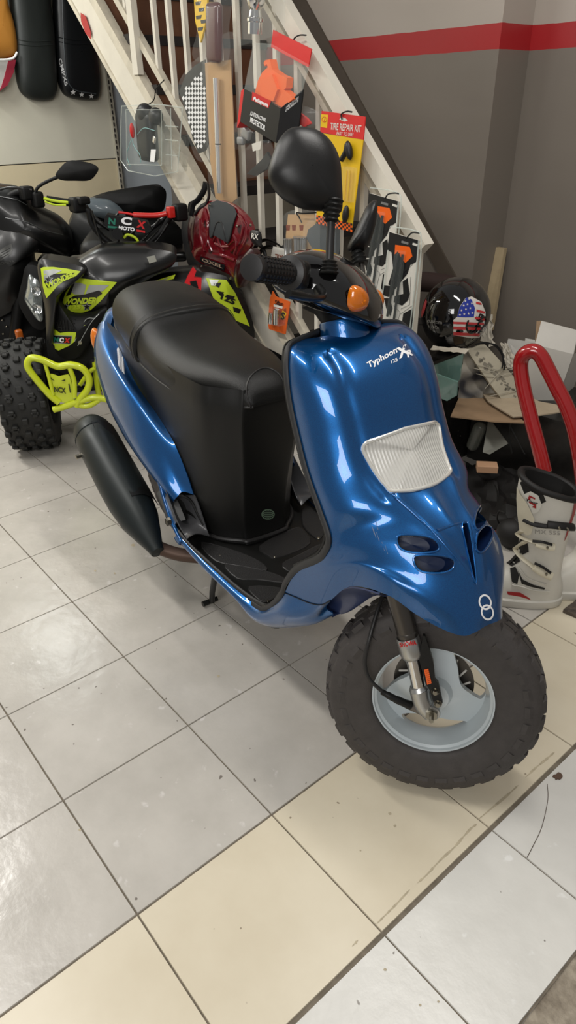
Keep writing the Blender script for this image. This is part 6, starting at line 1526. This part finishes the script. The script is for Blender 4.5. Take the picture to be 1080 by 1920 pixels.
strapb([(972, 1062), (990, 1084), (1020, 1094), (1024, 1096)], .0022, m_bw, 'welt', 1, .002); strapb([(960, 1096), (980, 1100), (1000, 1106), (1030, 1108)], .0022, m_bw, 'welt', 1, .002)
bd([(950, 1106), (975, 1108), (990, 1117), (995, 1122), (976, 1116), (952, 1112)], m_brd, 'red_trim', .010)
bd([(1079, 930), (1084, 930), (1076, 965), (1060, 1010), (1057, 1014), (1062, 996), (1072, 962)], m_brd, 'red_trim')
mk('lettering', text_on('MX 555', [(1003, 1000), (1050, 1003), (1050, 996), (1003, 992)], .0015, .0, bv1), mat('light_grey_print', (150, 146, 140), .5), bo1)
# things on the dark floor
t = crumple([(880, 985), (1010, 1000), (980, 880), (868, 868)], 1.20, (-.20, -.22, .16, .12), m_bk, 'black_cloth', 'rumpled black cloth on the floor between the nose of the scooter and the granite block', 'cloth', 21, .016)
mk('wooden_block', rbox(atz(913, 876, .115), (.078, .05, .028), .002, Matrix.Rotation(RAD(42), 3, 'Z')), mat('raw_wood_block', (190, 150, 118), .6), smooth=False, label='small pale wooden block on the black cloth', cat='wooden block')
mk('metal_sheet', prism([aty(905, 848, 1.24), aty(916, 784, 1.33), aty(952, 832, 1.27), aty(918, 852, 1.24)], (0, .004, 0)), mat('grey_sheet', (128, 128, 120), .4, metal=.3), smooth=False, label='grey metal sheet offcut leaning under the brown cardboard', cat='metal sheet')
mk('clear_bottle', rbox(aty(893, 818, 1.30), (.05, .05, .13), .022, Matrix.Rotation(RAD(14), 3, 'Y')), mat('dull_clear_bottle', (110, 112, 104), .2, alpha=.6, coat=.5), label='dull clear plastic bottle standing left of the grey metal sheet', cat='bottle')
for px, lb in (([(960, 850), (955, 820), (958, 790)], 'thin black rod leaning under the pale cardboard'), ([(984, 852), (968, 822), (955, 796)], 'thin dark cable hanging under the pale cardboard to the right of the rod')):
    mk('thin_rod', tube(cr([aty(u, v, 1.27) for u, v in px], 4), .0025, 8), m_blk, label=lb, cat='rod')
mk('rolled_cloth', tube(cr([aty(u, v, 1.55) for u, v in ((752, 530), (790, 528), (830, 532), (868, 540))], 4), [.034, .038, .04, .041, .042, .042, .041, .04, .042, .041, .038, .034, .03], 14), mat('dark_brown_cloth', (52, 36, 32), .8, bump=1, bscale=20), label='dark brown rolled cloth lying behind the helmet under the stair skirting', cat='cloth')
cm = thing('black_bag', 'small black bag with a looped strap on the floor left of the boot', 'bag', atz(960, 1010, 0))
c = atz(960, 1000, .05)
mk('bag_body', join(ellipsoid(c, (.055, .05, .055)), ellipsoid(c + Vector((.02, .03, .02)), (.05, .045, .05))), m_bk, cm)
mk('strap', tube(cr([atz(u, v, z) for u, v, z in ((947, 962, .12), (936, 958, .11), (932, 972, .07), (938, 984, .04), (944, 990, .04))], 6), .003, 8), m_bk, cm)
mk('red_lever', tube(cr([atz(u, v, .02) for u, v in ((930, 995), (950, 1002), (972, 1010))], 5), [.010 + .001 * k for k in range(11)], 12, flat=.6), m_rp, label='red plastic part lying on the floor left of the boot', cat='plastic part')
mk('dark_metal_plate', prism([atz(u, v, .012) for u, v in ((1056, 1143), (1062, 1138), (1090, 1118), (1110, 1150), (1090, 1158))], (0, 0, -.010)), noise_mat('rusty_dark_metal', (50, 42, 38), (96, 84, 74), 60, .5), smooth=False, label='dark rusty metal plate on the floor at the right edge below the boots', cat='metal plate')
# floor litter near the threshold
for k, (u, v, r) in enumerate(((1046, 1457, .0085), (1036, 1462, .005), (1030, 1453, .004))):
    pass
random.seed(9)
pts = [(1046 + random.uniform(6, 12) * cos(a), 1457 + random.uniform(4, 8) * sin(a)) for a in [2 * pi * k / 12 for k in range(12)]]
mk('dirt_clump', prism([atz(u, v, .0005) for u, v in pts], (0, 0, .003)), mat('dried_dirt', (92, 72, 60), .9), smooth=False, label='small brown clump of dirt on the white tiles at the right', cat='dirt')
mk('hair_strand', tube(cr([atz(u, v, .001) for u, v in ((1026, 1470), (1027, 1500), (1016, 1550), (1000, 1585), (988, 1608))], 5), .0007, 5), mat('dark_hair', (80, 66, 56), .7), label='long thin dark hair on the white tiles at the right', cat='hair')
